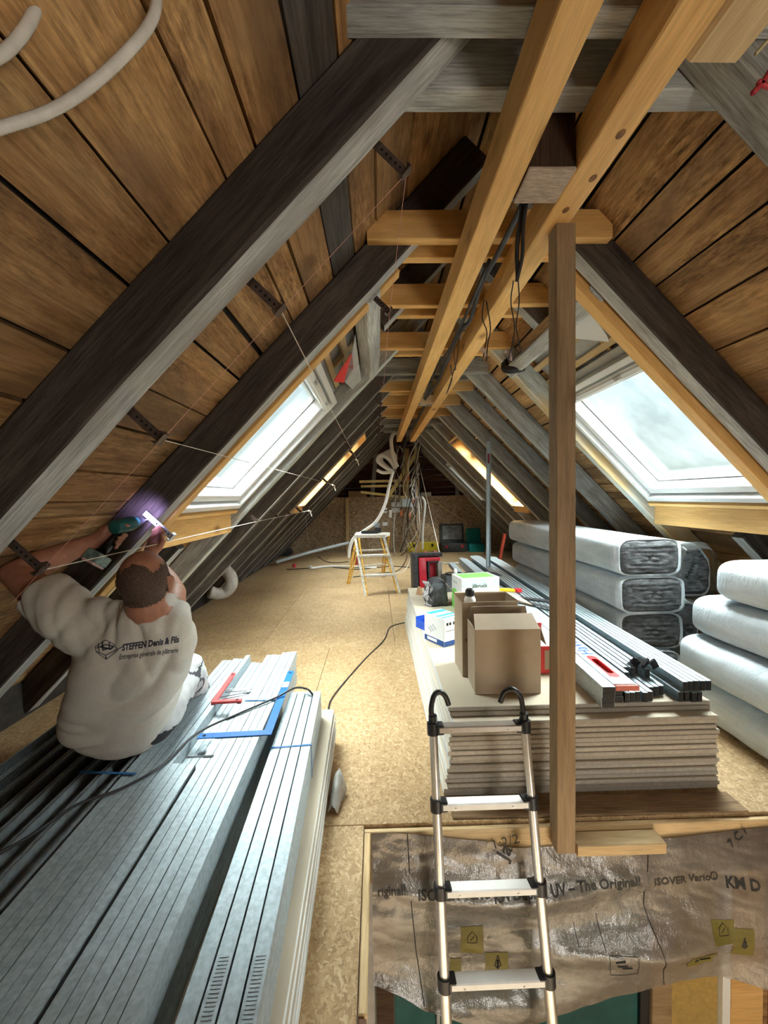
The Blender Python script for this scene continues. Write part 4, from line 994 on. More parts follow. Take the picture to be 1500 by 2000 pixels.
# cable coil, plug, knife, dark strips, film
cc = V((.79, 4.20, ZT_)); 
m = MB(); m.box(cc+V((0, 0, .08)), (.24, .16, .16), Matrix.Rotation(R(12), 3, 'Z'), .01); tag(m.build('black_case', BAGM), 'black case behind the green carton, under the coiled lead', 'case')
co = empty('extension_lead', cc+V((0, 0, .162)), 'coiled black lead with a white plug, behind the green carton', 'lead')
m = MB(); m.tube([cc+V((.085*math.cos(a*.5)*(1+.1*math.sin(a*.13)), .06*math.sin(a*.5), .168+.0016*(a % 5))) for a in range(38)]+[cc+V((.16, -.02, .19)), cc+V((.22, -.05, .16))], .005, 6); m.build('lead', BLACK, co, smooth=True)
m = MB(); m.cyl(cc+V((.01, -.02, .17)), cc+V((.01, -.02, .215)), .022, .017, 14); m.ball(cc+V((.01, -.02, .215)), (.017, .017, .012)); m.build('plug', WHT, co, smooth=True)
zk = z0+.10
uk = empty('utility_knife', (1.19, 3.65, zk), 'yellow and red utility knife lying on the profiles past the green carton', 'knife')
kd = Matrix.Rotation(R(75), 3, 'Z'); K0 = V((1.17, 3.65, z0+.102))
MB().box(K0+V((0, 0, .012)), (.05, .15, .024), kd, .006).build('grip', plain('yellow plastic', (.80, .50, .02), .4), uk); m = MB(); m.cyl(K0+kd @ V((0, -.09, .002)), K0+kd @ V((0, -.09, .026)), .035, n=18); m.build('guard', RED, uk, auto=True); MB().box(K0+kd @ V((0, .1, .012)), (.018, .07, .004), kd).build('blade', ALU, uk)
DSTR = plain('black foam strip', (.05, .05, .052), .5)
for k, (x0, y0_, x1, y1_, lab) in enumerate(((1.12, 3.45, 1.40, 3.25, 'long black sealing strip lying across the profiles near the yellow knife'), (1.10, 3.32, 1.36, 2.95, 'second black sealing strip lying across the profiles, nearer the post'))):
    tag(bar('sealing_strip', (x0, y0_, zk+.012+.006*k), (x1, y1_, zk+.012+.006*k), .05, .006, DSTR, jit=.002, n=6), lab, 'strip')
m = MB(); G = [[m.b.verts.new((.80+.17*i/10+.02*noise.noise(V((i*.7, j*.7, 0))), 2.86+.26*j/10, ZT_+.02+.10*math.sin(math.pi*i/10)*math.sin(math.pi*j/10)+.03*noise.noise(V((i*.9, j*.9, 4)))+.02)) for i in range(11)] for j in range(11)]
for j in range(10):
    for i in range(10): m.b.faces.new((G[j][i], G[j][i+1], G[j+1][i+1], G[j+1][i]))
tag(m.build('crumpled_film', plain('grey crumpled film', (.40, .43, .45), .3, nscale=14, mottle=.3, bump=.6), smooth=True), 'crumpled grey plastic film between the cardboard box and the profiles', 'film').modifiers.new('s', 'SOLIDIFY').thickness = .003
# grey offcut profiles and pliers at the far end of the profiles
o = place(channel(1.6, .075, .05), 0.965, 4.02, ZS+.001+.052, R(2), 'up', 1.6, STEEL, 'single grey profile pushed askew past the far end of the tall stack', 'askew profile'); 
pl = empty('pliers', (1.26, 4.55, z0+.14), 'grey metal shears lying on the far part of the profiles', 'pliers'); p0 = V((1.26, 4.55, z0+.108))
m = MB(); m.tube(bez([p0, p0+V((-.05, -.09, 0)), p0+V((-.05, -.2, 0))]), .009, 8); m.build('handle', STEEL_D, pl, smooth=True); m = MB(); m.tube(bez([p0, p0+V((.05, -.09, 0)), p0+V((.07, -.2, 0))]), .009, 8); m.build('handle', STEEL_D, pl, smooth=True); MB().prism([p0+V((-.02, 0, -.006)), p0+V((.02, 0, -.006)), p0+V((.004, .1, -.006)), p0+V((-.006, .1, -.006))], (0, 0, .012)).build('jaw', STEEL_D, pl)
# stud leaning against a rafter, red bar by the bales
ds = channel(1.0, .05, .05)
a, b_ = V((1.36, 5.0, z0+.102)), V((1.392, 5.05, 2.03)); d = (b_-a).normalized()
me = channel((b_-a).length, .05, .04); Ms = Matrix((d, V((1, 0, 0)) - d*d.x, d.cross(V((1, 0, 0)) - d*d.x))).transposed().to_4x4(); Ms.translation = (a+b_)/2
o = link('metal_stud', me, STEEL, None, Ms); tag(o, 'upright galvanised stud with red mark, leaning against a rafter beyond the post', 'metal stud')
MB().box(a+(b_-a)*.86+V((0, -.0215, 0)), (.022, .002, .12), bev=0).build('red_mark', plain('dark red mark', (.25, .02, .02), .6), o)
o = bar('red_bar', P(976, 1092, Y=4.95), P(986, 1042, Y=4.95), .03, .045, plain('red orange enamel', (.60, .07, .03), .4), up=(0, 1, 0)); tag(o, 'red orange metal bar leaning at the far end of the bales', 'bar')
# ------------------------------------------------------------------ hangers and strings along the slope above the worker
RUST = plain('dark hanger steel', (.11, .075, .06), .5, .6, mottle=.3, nscale=40)
HOLE = plain('hole', (.004, .004, .004), .9)
PINK = plain('pink string', (.62, .30, .25), .7); WSTR = plain('white string', (.78, .74, .66), .7)
tips = {}
def hanger(t, y, key, label, m=RUST, ln=.115, wd=.028, sd=-1):
    """Perforated strap screwed to a rafter soffit, standing into the room, with a clip foot."""
    h = empty('strap_hanger', rp(sd, t, y, 0), label, 'strap hanger', 'strap hangers on the rafters')
    n = -rn(sd); a = rp(sd, t, y, .06); b = rp(sd, t, y, -ln); c = (a+b)/2; al = V((sd*CA, 0, -SA))
    Mr = Matrix((al, V((0, 1, 0)), al.cross(V((0, 1, 0))))).transposed()
    MB().box(c, (wd, .0015, (b-a).length), Mr).build('strap', m, h)
    q = MB()
    for k in range(5): p = rp(sd, t, y-.001, -.018-.018*k); q.cyl(p, p-V((0, .0006, 0)), .0042, n=8)
    q.build('hole', HOLE if m is RUST else BLACK, h)
    q = MB(); q.box(b, (wd+.012, .03, .003), Mr); q.box(b-al*(wd/2+.005)-n*.007, (.003, .03, .014), Mr); q.box(b+al*(wd/2+.005)-n*.007, (.003, .03, .014), Mr); q.build('clip_foot', m, h)
    tips[key] = b
    return h
def tz(z): return (AZ-z)/SA
A_Y, B_Y = 1.222, 2.062
# t from the photograph: the strap roots on the soffit edges
lv = {}
for k, (px, py) in enumerate(((724, 284), (490, 552), (253, 806), (28, 1062))):
    p = P(px, py, Y=A_Y); lv[k] = tz(p.z)
nmz = ['topmost', 'second', 'third', 'lowest']
for k in range(4): hanger(lv[k], A_Y, ('A', k), nmz[k]+' dark strap hanger on the first rafter')
p = P(735, 560, Y=B_Y); hanger(lv[0]+.03, B_Y, ('B', 0), 'dark strap hanger high on the second rafter')
for yi, (y, nm) in enumerate(((3.45, 'third'), (4.15, 'fourth'), (4.76, 'fifth'), (5.47, 'sixth'), (6.17, 'seventh'))):
    for k in range(4):
        if k == 2 and yi < 2: continue
        hanger(lv[k]+(.03 if k == 0 else 0), y, (y, k), nmz[k]+' small strap hanger on the %s rafter' % nm, ln=.10)
def string(name, pts, m, lab, r=.0014, grp=None):
    b = MB(); b.tube(pts, r, 5); return tag(b.build(name, m), lab, 'string', grp)
T = tips
string('string', [T['A', 0], T['B', 0], T[4.76, 0], T[6.17, 0]], PINK, 'pink string stretched through the topmost hangers towards the far gable', .0011)
string('string', [T['A', 0], T['A', 1], T['A', 2], T['A', 3], T['A', 3]+(T['A', 3]-T['A', 2])*.25], PINK, 'pink string running down the tips of the first rafter hangers', .0007)
string('string', [T['A', 1], T[4.15, 1], T[6.17, 1]], WSTR, 'white string from the second hanger of the first rafter, crossing the window', .0016)
string('string', [T['A', 2], T[4.76, 2], T[6.17, 2]], WSTR, 'white string from the third hanger of the first rafter, crossing the window')
string('string', [T['A', 3], T[3.45, 3], T[6.17, 3]], WSTR, 'white string from the lowest hanger of the first rafter, passing the worker', .0018)
for k, (y, nm) in enumerate(((3.45, 'third'), (4.76, 'fifth'))): string('string', [T[y, 1], T[y, 3] if (y, 3) in T else T[y, 2], T[y, 3]+(T[y, 3]-T[y, 1])*.6], WSTR, 'thin white string running down the tips of the %s rafter hangers' % nm, .001)
wc = MB()
for key in ((6.17, 1), (6.17, 2), (6.17, 3)):
    b_ = T[key]; c_ = MB(); c_.cyl(b_-V((.01, .05, 0)), b_+V((.02, .05, -.02)), .014, .005, 8); c_.tube([b_, b_+V((.03, 0, -.09))], .006, 5); tag(c_.build('string_knot', WSTR), {1: 'upper', 2: 'middle', 3: 'lower'}[key[1]]+' white knotted string end at the far window rafter', 'string')
wc.b.free()
# plumb weights on the floor
rl = P(575, 1108, Z=0); m = MB(); m.cyl(rl, rl+V((0, 0, .07)), .035, n=14); o = m.build('string_reel', plain('red reel', (.60, .04, .08), .5)); tag(o, 'pink-red string reel hanging to the floor under the far rafters', 'reel')
string('string', [rl+V((0, 0, .07)), V((rl.x-.02, rl.y, 1.0))], PINK, 'pink string rising from the red reel')
rl = P(607, 1111, Z=0); m = MB(); m.cyl(rl, rl+V((0, 0, .06)), .04, .035, 14); o = m.build('plumb_weight', WHT); tag(o, 'white plumb weight on the floor beside the red reel', 'weight'); string('string', [rl+V((0, 0, .06)), V((rl.x-.08, rl.y, 1.12))], WSTR, 'white string rising from the white plumb weight')

# ------------------------------------------------------------------ squares and keys on the profiles beside the worker
def square(name, corner, ea, eb, w, th, m, label, holes=True):
    """L square lying flat: corner and the ends of both arms are points on the profile tops."""
    c = V(corner); a = V(ea)-c; b = V(eb)-c; z = V((0, 0, 1)); au = a.normalized(); bu = (b-au*b.dot(au)).normalized()
    e = empty(name, c, label, 'square'); La, Lb = a.length, b.length
    pts = [c, c+au*La, c+au*La+bu*w, c+au*w+bu*w, c+bu*Lb+au*w, c+bu*Lb]
    MB().prism(pts, z*th).build('blade', m, e)
    q = MB()
    for p in (c+au*(La-.022)+bu*w*.5, c+bu*(Lb-.022)+au*w*.5): q.cyl(p+z*th, p+z*(th+.0006), .007, n=12)
    q.build('hole', HOLE, e); return e, au, bu
z_ = ZM+.0006
c = P(530, 1436, Z=z_); ea = P(385, 1444, Z=z_); eb = P(553, 1313, Z=z_)
BLUEP = plain('blue enamel', (.01, .13, .42), .38); 
sq, au, bu = square('carpenter_square', c, ea, eb, .036, .004, BLUEP, 'large blue carpenter square lying on the profiles')
MB().box(V(c)+bu*((eb-c).length*.73)+au*.018+V((0, 0, .0045)), (.030, .06, .001), Matrix((au, bu, V((0, 0, 1)))).transposed()).build('label_sticker', WBOX, sq)
c = P(412, 1376, Z=z_); ea = P(471, 1373, Z=z_); eb = P(450, 1318, Z=z_)
square('magnet_square', c, ea, eb, .022, .012, plain('red enamel', (.70, .09, .09), .4), 'small red angle square lying on the profiles beside the blue one')
ky = empty('hex_key_set', P(455, 1357, Z=z_), 'small bunch of silver keys lying inside the red square', 'keys')
for k, (a_, b_) in enumerate((((430, 1362), (480, 1352)), ((434, 1366), (478, 1357)), ((438, 1348), (456, 1346)), ((440, 1352), (488, 1348)))):
    MB().tube([P(*a_, Z=z_+.004+.002*k), P(*b_, Z=z_+.004+.002*k), P(b_[0]+4, b_[1]-5, Z=z_+.004+.002*k)], .0028, 6).build('key', ALU, ky, smooth=True)
pc = P(485, 1350, Z=z_+.006); MB().ball(pc, (.012, .014, .006)).build('ring', STEEL, ky, smooth=True)
# black cable over the profiles
CBL = plain('black rubber cable', (.018, .018, .02), .5)
def cable(name, pts, r, m, lab, n=6, cat='cable', grp=None, seg=8):
    b = MB(); b.tube(bez(pts, seg), r, n); o = b.build(name, m, smooth=True); return tag(o, lab, cat, grp)
z2 = ZM+.006
cable('cable', [P(-30, 1680, Z=ZC+.006), P(60, 1632, Z=ZC+.006), P(150, 1572, Z=ZC+.012), P(235, 1541, Z=ZC+.008), P(318, 1494, Z=z2+.002), P(385, 1432, Z=z2), P(470, 1392, Z=z2), P(540, 1362, Z=z2+.005), P(575, 1344, Z=z2+.02), P(597, 1345, Z=z2-.03), P(607, 1352, Z=ZU+.02), P(625, 1380, Z=ZL+.01)], .0052, CBL, 'black cable lying across the profile bundles beside the worker')
cable('floor_cable', [P(640, 1392, Z=.005), P(648, 1365, Z=.005), P(675, 1330, Z=.005), P(715, 1285, Z=.005), P(750, 1250, Z=.005), P(762, 1225, Z=.005), P(790, 1216, Z=.005), P(800, 1214, Z=.005)], .0055, CBL, 'thin black cable snaking over the open floor towards the tall stack')
# clear scrap of film beside the low stack
g = MB(); p0 = V((-.235, 1.86, .012)); G = [[g.b.verts.new(p0+V((.075*i/7*(1-.4*j/7), -.14*j/7, .10*math.sin(i*.45)*(1-j/9)+.02*noise.noise(V((i*.8, j*.8, 2)))))) for i in range(8)] for j in range(8)]
for j in range(7):
    for i in range(7): g.b.faces.new((G[j][i], G[j][i+1], G[j+1][i+1], G[j+1][i]))
tag(g.build('film_scrap', plain('grey torn film', (.42, .42, .40), .3, mottle=.3), smooth=True), 'torn scrap of clear film sticking out from the low stack onto the floor', 'film').modifiers.new('s', 'SOLIDIFY').thickness = .001

# ------------------------------------------------------------------ hoses overhead, cables between the beams
HOSE = plain('off-white conduit', (.66, .63, .57), .55, mottle=.12, nscale=30)
def ribbed(name, pts, r, m, lab, cat, seg=14):
    q = bez(pts, seg); b = MB(); b.tube(q, r, 10, rad=[r*(1+.07*(i % 2)) for i in range(len(q))]); return tag(b.build(name, m, smooth=True), lab, cat)
ribbed('conduit', [P(-80, 275, Y=.62), P(0, 250, Y=.64), P(100, 216, Y=.66), P(180, 165, Y=.67), P(255, 95, Y=.68), P(296, 40, Y=.69), P(306, -10, Y=.70), P(300, -90, Y=.71)], .0078, HOSE, 'off-white conduit looping across the upper corner of the boards, longer of two', 'conduit', 24)
ribbed('conduit', [P(-80, 140, Y=.60), P(0, 108, Y=.62), P(40, 70, Y=.63), P(66, 25, Y=.64), P(74, -20, Y=.65), P(70, -100, Y=.66)], .0078, HOSE, 'off-white conduit cutting the very corner of the picture, shorter of two', 'conduit', 24)
bx = .578
def bc(px, py, Y): return P(px, py, Y=Y)
cable('beam_cable', [bc(1022, 365, 1.52), bc(1018, 420, 1.54), bc(1010, 480, 1.56), bc(1011, 540, 1.58)], .0085, CBL, 'thick black cable bundle hanging below the dark king post, longer strand', 8)
cable('beam_cable', [bc(1034, 362, 1.50), bc(1022, 440, 1.53), bc(1020, 500, 1.55), bc(1009, 550, 1.58)], .007, CBL, 'thick black cable bundle hanging below the dark king post, shorter strand', 8)
cable('beam_cable', [(.56, 1.5, 2.44), (.545, 1.75, 2.41), (.55, 2.1, 2.43), (.56, 2.4, 2.38), (.555, 2.6, 2.41), (.565, 3.2, 2.42), (.56, 3.6, 2.37), (.57, 4.2, 2.42), (.56, 4.55, 2.43)], .012, CBL, 'long black cable run lying between the two beams', 8)
cable('beam_cable', [(.60, 4.7, 2.44), (.575, 5.0, 2.40), (.58, 5.6, 2.41), (.57, 6.3, 2.38), (.58, 7.0, 2.42), (.58, 7.8, 2.38), (.585, 8.9, 2.2), (.60, 9.6, 1.95)], .016, CBL, 'brown-black cable run beyond the grey king post stub', 8)
cable('beam_cable', [(.535, 1.9, 2.44), (.53, 2.3, 2.40), (.535, 2.9, 2.40), (.525, 3.4, 2.43), (.53, 4.4, 2.41)], .009, CBL, 'second black cable run lying against the plain beam', 8)
loops = [((1003, 548), (998, 590), (1005, 640), (998, 680), (993, 700)), ((1012, 545), (1014, 590), (1008, 635), (1012, 660), (1018, 690)), ((945, 585), (942, 620), (951, 650), (945, 690), (943, 700)), ((950, 588), (958, 640), (953, 670), (950, 705)),
         ((893, 655), (887, 690), (890, 720), (885, 722)), ((897, 655), (893, 700), (880, 745), (872, 770)), ((880, 712), (883, 740), (874, 765))]
for k, L in enumerate(loops):
    yy = 1.58 if k < 2 else 2.0 if k < 4 else 2.9
    cable('wire_tail', [P(x, y, Y=yy+.03*i) for i, (x, y) in enumerate(L)], .0026 if k < 2 else .0032, CBL, 'thin dark wire tail drooping from the cables between the beams, ' + ['first below the king post', 'second below the king post', 'first of the middle pair', 'second of the middle pair', 'nearest of the far trio', 'middle of the far trio', 'last of the far trio'][k], 5, 'wire', 'wire tails')
for k, (x, y, yy, lab) in enumerate(((994, 690, 1.70, 'clear wire connector dangling below the dark king post'), (945, 685, 2.05, 'pink wire connector hanging from the middle cables'), (897, 655, 2.85, 'clear wire clamp on the far cables between the beams'))):
    p = P(x, y, Y=yy); m = MB(); m.box(p, (.016, .012, .02), bev=.003); m.box(p+V((-.012, 0, .008)), (.012, .012, .014), bev=.003); m.box(p+V((.008, 0, -.02)), (.01, .01, .02), bev=.003); tag(m.build('wire_connector', plain('clear connector', (.55, .42, .38), .2)), lab, 'connector')
# black conduit end at the tip of the bale-side trimmer and white tape
p = rp(1, .80, 3.36, -.0); m = MB(); m.tube(bez([p+V((-.04, .02, .10)), p+V((-.05, -.02, .02)), p+V((.0, -.12, -.015)), p+V((.05, -.16, -.01))]), .03, 12); tag(m.build('black_tape_wrap', CBL, smooth=True), 'black taped cable end at the tip of the limewashed trimmer', 'cable')
# red straps in the top corner
REDT = plain('dull red strap', (.42, .03, .04), .6)
for k, (L, lab) in enumerate(((((1510, 128), (1490, 160), (1470, 182)), 'dull red strap end dangling in the upper corner'), (((1510, 172), (1492, 166), (1480, 160)), 'short red strap twig crossing the dangling red strap'))):
    cable('strap_end', [P(x, y, Y=.78) for x, y in L], .005, REDT, lab, 6, 'strap')
cable('dry_stem', [P(1510, 70, Y=.8), P(1492, 88, Y=.8), P(1476, 106, Y=.8)], .0035, plain('dry stem', (.45, .40, .22), .8), 'pale dry stem poking in at the upper corner', 5, 'stem')
# torn membrane bits above the near window on the worker side
for pts, m_, lab in (((( 652, 745), (668, 720), (688, 690), (690, 720), (672, 748)), RED, 'torn red membrane scrap hanging above the near window'), (((672, 745), (688, 690), (694, 655), (700, 700), (706, 745), (690, 762)), FOIL, 'torn silver membrane scrap hanging above the near window')):
    q = [P(x, y, pl=roofpl(-1, .04)) for x, y in pts]; m = MB(); m.prism(q, rn(-1)*.004); o = m.build('membrane_scrap', m_); tag(o, lab, 'membrane')
mm = MB(); q = [P(x, y, pl=roofpl(1, .03)) for x, y in ((1112, 612), (1150, 605), (1185, 655), (1190, 668), (1112, 660))]; mm.prism(q, rn(1)*.003); tag(mm.build('membrane_scrap', PVC), 'white membrane flap above the near window beside the square post', 'membrane')

# ------------------------------------------------------------------ step ladder in the middle of the floor
YLEG = plain('worn yellow paint', (.62, .36, .06), .5, nscale=30, mottle=.5); SPLT = plain('plaster-splashed metal', (.60, .57, .51), .6, nscale=40, mottle=.3)
sl = empty('step_ladder', (-.18, 6.0, 0), 'small yellow-legged step ladder splashed with plaster, on the open floor', 'step ladder')
zt = .80; tp = [P(683, 1062, Z=zt), P(752, 1056, Z=zt), P(757, 1046, Z=zt), P(690, 1048, Z=zt)]
ft = [P(712, 1166, Z=.012), P(779, 1160, Z=.012), P(738, 1124, Z=.012), P(675, 1142, Z=.012)]
ya = 5.66
TC = [V((-.385, 6.06-.18, zt)), V((.12, 5.92-.18, zt)), V((.20, 6.22, zt)), V((-.32, 6.36, zt))]
FC = [V((-.17, 5.62, 0)), V((.31, 5.72, 0)), V((.10, 6.95, 0)), V((-.48, 6.45, 0))]
TC[0] = V((P(692, 1062, Y=5.9).x, 5.9, zt)); TC[1] = V((P(752, 1056, Y=5.85).x, 5.85, zt)); 
Mp = MB(); cen = sum(TC, V())/4; Mp.prism([p+V((0, 0, -.02)) for p in TC], (0, 0, .045)); Mp.build('platform', SPLT, sl)
for k in range(4):
    a, c_ = TC[k]*.94+cen*.06+V((0, 0, -.02)), FC[k]
    bar('leg', a, c_, .035, .025, SPLT if k < 2 else YLEG, up=(0, 1, 0), parent=sl)
    bar('leg', a+(TC[(k+1) % 4 if k % 2 == 0 else k-1]-TC[k])*.12, c_+(TC[(k+1) % 4 if k % 2 == 0 else k-1]-TC[k])*.06, .022, .022, YLEG, up=(0, 1, 0), parent=sl)
for zz in (.26, .53):
    f = 1-zz/zt; p, q = TC[0]+(FC[0]-TC[0])*f, TC[1]+(FC[1]-TC[1])*f
    bar('step', p+V((0, .03, 0)), q+V((0, .03, 0)), .09, .03, SPLT, parent=sl); p, q = TC[3]+(FC[3]-TC[3])*f, TC[2]+(FC[2]-TC[2])*f; bar('step', p, q, .05, .025, SPLT, parent=sl)
p = cen+V((-.02, -.02, .03)); m = MB(); m.box(p+V((0, 0, .02)), (.26, .10, .035), bev=.01); m.box(p+V((.12, .02, .045)), (.09, .10, .07), bev=.01); tag(m.build('black_power_tool', BLACK), 'black power tool lying on the step ladder platform', 'tool')
m = MB(); q = p+V((.08, .10, .0)); [m.box(q+V((.012*k, .02*(k % 2), .07)), (.009, .02, .17), Matrix.Rotation(R(-12+6*k), 3, 'Y')) for k in range(5)]; tag(m.build('cable_ties', plain('pale blue clips', (.40, .50, .55), .5)), 'bunch of pale upright clips on the step ladder platform', 'clips')
p = P(722, 1100, Z=.03); 
m = MB(); q = P(696, 1103, Z=0); m.cyl(q, q+V((0, 0, .16)), .05, n=14); tag(m.build('red_tub', plain('dull red tub', (.35, .06, .05), .5)), 'dull red tub standing behind the step ladder legs', 'tub')
# pipes and cables on the floor
def floorpipe(name, pts, r, m, lab, cat='pipe'): return cable(name, [P(x, y, Z=z+r) for x, y, z in pts], r, m, lab, 8, cat)
floorpipe('grey_pipe', [(540, 1098, .05), (590, 1083, .12), (640, 1070, .2), (682, 1060, .28)], .035, plain('grey pipe', (.42, .46, .48), .4), 'grey drain pipe lying along the far floor towards the step ladder')
floorpipe('white_pipe', [(607, 1110, 0), (650, 1106, 0), (735, 1109, 0)], .022, WHT, 'white pipe on the floor behind the step ladder'); floorpipe('white_pipe', [(805, 1101, 0), (880, 1100, 0), (948, 1099, 0)], .015, WHT, 'thin white pipe on the floor behind the red toolbox')
for k, L in enumerate((((620, 1086), (635, 1096), (655, 1099), (680, 1097)), ((690, 1127), (740, 1120), (775, 1115), (790, 1100), (795, 1085)), ((650, 1108), (700, 1112), (760, 1106), (800, 1108)), ((740, 1122), (775, 1120), (792, 1112), (800, 1095), (806, 1070)), ((560, 1112), (600, 1110), (640, 1106)))):
    floorpipe('floor_lead', [(x, y, 0) for x, y in L], .008, CBL if k != 3 else HOSE, 'tangled lead on the far floor, ' + ['beyond the plumb weight', 'in front of the step ladder', 'behind the step ladder', 'pale one beside the step ladder', 'black one near the red reel'][k], 'lead')
# flexible duct at the foot of the slope
DUCT = plain('grey-white ducting', (.46, .43, .38), .7, mottle=.15)
ribbed('flexible_duct', [P(436, 1110, Y=5.3), P(450, 1125, Y=5.25), P(452, 1142, Y=5.2), P(440, 1156, Y=5.2), P(424, 1160, Y=5.15), P(410, 1156, Y=5.1)], .075, DUCT, 'ribbed grey ventilation duct curling out under the rafters', 'duct', 9)
for k, (px, py) in enumerate(((490, 1100), (518, 1085))):
    a = P(px, py+10, Z=0); o = bar('short_post', (a.x, a.y, 0), (a.x, a.y, .36), .05, .04, PALEW, up=(0, 1, 0)); tag(o, ['short upright wood piece under the rafters, nearer the duct', 'short upright wood piece under the rafters, nearer the reel'][k], 'wood piece')
dk = MB(); a = P(555, 1085, Z=0); [dk.ball(a+V((-.25*k, .2*k, .1)), (.22, .2, .12+.03*k), u=12, v=8) for k in range(3)]; tag(dk.build('dark_sacks', plain('black sack', (.02, .02, .02), .5, bump=.8), smooth=True), 'dark sacks heaped in the far corner under the rafters', 'sacks', kind='stuff')

# ------------------------------------------------------------------ red and black toolbox standing on end
rb = empty('red_toolbox', (.72, 5.85, 0), 'big red and black plastic toolbox standing on end beyond the tall stack', 'toolbox')
Q0 = V((.72, 5.85, 0)); Mt = Euler((R(-7), 0, R(4))).to_matrix(); ql = lambda x, y, z: Q0 + Mt @ V((x, y, z))
CHAR = plain('charcoal plastic', (.045, .048, .055), .55, nscale=30, mottle=.6)
m = MB(); m.box(ql(-.185, 0, .27), (.07, .30, .54), Mt, .02); m.box(ql(0, .04, .52), (.44, .26, .06), Mt, .02); m.box(ql(.0, .1, .27), (.40, .03, .5), Mt, .005); m.build('shell', CHAR, rb, auto=True)
REDB = plain('bright red plastic', (.68, .02, .05), .4, mottle=.1)
m = MB(); m.box(ql(-.085, -.02, .25), (.11, .22, .46), Mt, .008); m.box(ql(.06, -.02, .455), (.22, .22, .05), Mt, .006); m.box(ql(.06, .06, .25), (.16, .03, .40), Mt, .004); m.build('red_panel', REDB, rb, auto=True)
m = MB(); m.box(ql(.00, -.03, .26), (.03, .20, .34), Mt, .004); m.box(ql(.075, -.03, .42), (.15, .2, .03), Mt, .004); m.build('black_trim', BLACK, rb); MB().box(ql(.165, -.01, .22), (.06, .22, .40), Mt, .006).build('grey_side', plain('grey plastic', (.45, .46, .47), .5), rb)
m = MB(); m.box(ql(-.02, -.05, .56), (.05, .05, .03), Mt, .006); m.box(ql(.12, -.05, .56), (.05, .04, .03), Mt, .006); m.build('latch', plain('pinkish latch', (.60, .20, .22), .5), rb)
o = MB(); o.box((.88, 5.35, .06), (.30, .20, .12), bev=.004); tag(o.build('white_carton', WBOX), 'white carton low on the floor beside the red toolbox', 'box')
# toolboxes by the far half wall
INSET = plain('grey foam inset', (.20, .215, .23), .6, nscale=8, mottle=.4)
def openbox(px0, px1, py, w_, h_, lidh, m_base, m_lid, lab, extra=None):
    a, c_ = P(px0, py, Z=0), P(px1, py, Z=0); x0, x1, y = a.x, c_.x, a.y
    e = empty('tool_case', ((x0+x1)/2, y, 0), lab, 'tool case'); w = x1-x0
    b = MB(); b.box(((x0+x1)/2, y+.18, h_/2), (w, .34, h_), bev=.02); b.build('case_base', m_base, e, auto=True)
    b = MB(); b.box(((x0+x1)/2, y+.38, h_+lidh/2-.03), (w*.97, .09, lidh), Euler((R(-10), 0, 0)).to_matrix(), .03); b.build('case_lid', m_lid, e, auto=True)
    b = MB(); b.box(((x0+x1)/2, y+.325, h_+lidh/2), (w*.78, .02, lidh*.7), Euler((R(-10), 0, 0)).to_matrix(), .01); b.build('lid_inset', INSET if m_lid is not TEALP else TEALP, e)
    b = MB(); [b.box(((x0+x1)/2+s*w*.3, y+.005, h_*.7), (.05, .02, .07), bev=.004) for s in (-1, 1)]; b.build('latch', extra or BLACK, e); return e
YPL = plain('yellow plastic', (.72, .58, .03), .45); TEALP = plain('teal plastic', (.0, .17, .17), .45)
openbox(797, 858, 1078, .8, .22, .36, YPL, BLACK, 'yellow and black tool case with open black lid at the far wall', BLACK)
openbox(863, 915, 1079, .6, .2, .50, CHAR, CHAR, 'black tool case with tall open lid and red clips at the far wall', RED)
openbox(911+6, 948, 1079, .5, .2, .38, TEALP, TEALP, 'teal tool case with open lid at the far wall', TEALP)

# ------------------------------------------------------------------ far end: post with cables, battens, conduit, boxes
fy = 9.7
a = P(816, 1072, Y=fy); o = bar('far_post', (a.x, fy, 0), (a.x, fy, 2.55), .10, .08, [PALEW], up=(0, 1, 0), jit=.002, n=4); tag(o, 'pale timber post hung with cables near the far wall', 'post')
def batt(p, q, w, lab, y=fy-.07, m=YELLOW): o = bar('batten', P(*p, Y=y), P(*q, Y=y-.02), .05, w, m, up=(0, 0, 1)); return tag(o, lab, 'batten')
LEM = wood('fresh pale yellow batten', (.62, .46, .16), (.72, .56, .22), (.80, .66, .32), amt=.05, knots=.2)
batt((702, 941), (816, 938), .06, 'topmost of three pale battens nailed across the far post', m=LEM); batt((705, 950), (812, 948), .055, 'middle of three pale battens nailed across the far post', m=LEM); batt((705, 961), (812, 974), .06, 'lowest, slanting batten of three across the far post', m=LEM)
batt((757, 972), (813, 886), .09, 'slanting pale batten crossing the three battens', y=fy-.16, m=LEM)
a = P(678, 1060, Y=9.9); o = bar('wall_batten', (a.x, 10.1, 0), (a.x, 10.1, 1.36), .07, .04, [PALEW], up=(0, 1, 0)); tag(o, 'upright pale batten against the far half wall', 'batten')
for px, lab in ((716, 'short upright lath behind the step ladder, further from the yellow case'), (765, 'short upright lath behind the step ladder, nearer the yellow case')):
    a = P(px, 1075, Y=9.95); o = bar('lath', (a.x, 10.1, 0), (a.x-.02, 10.1, .62), .05, .03, [POSTW], up=(0, 1, 0)); tag(o, lab, 'lath')
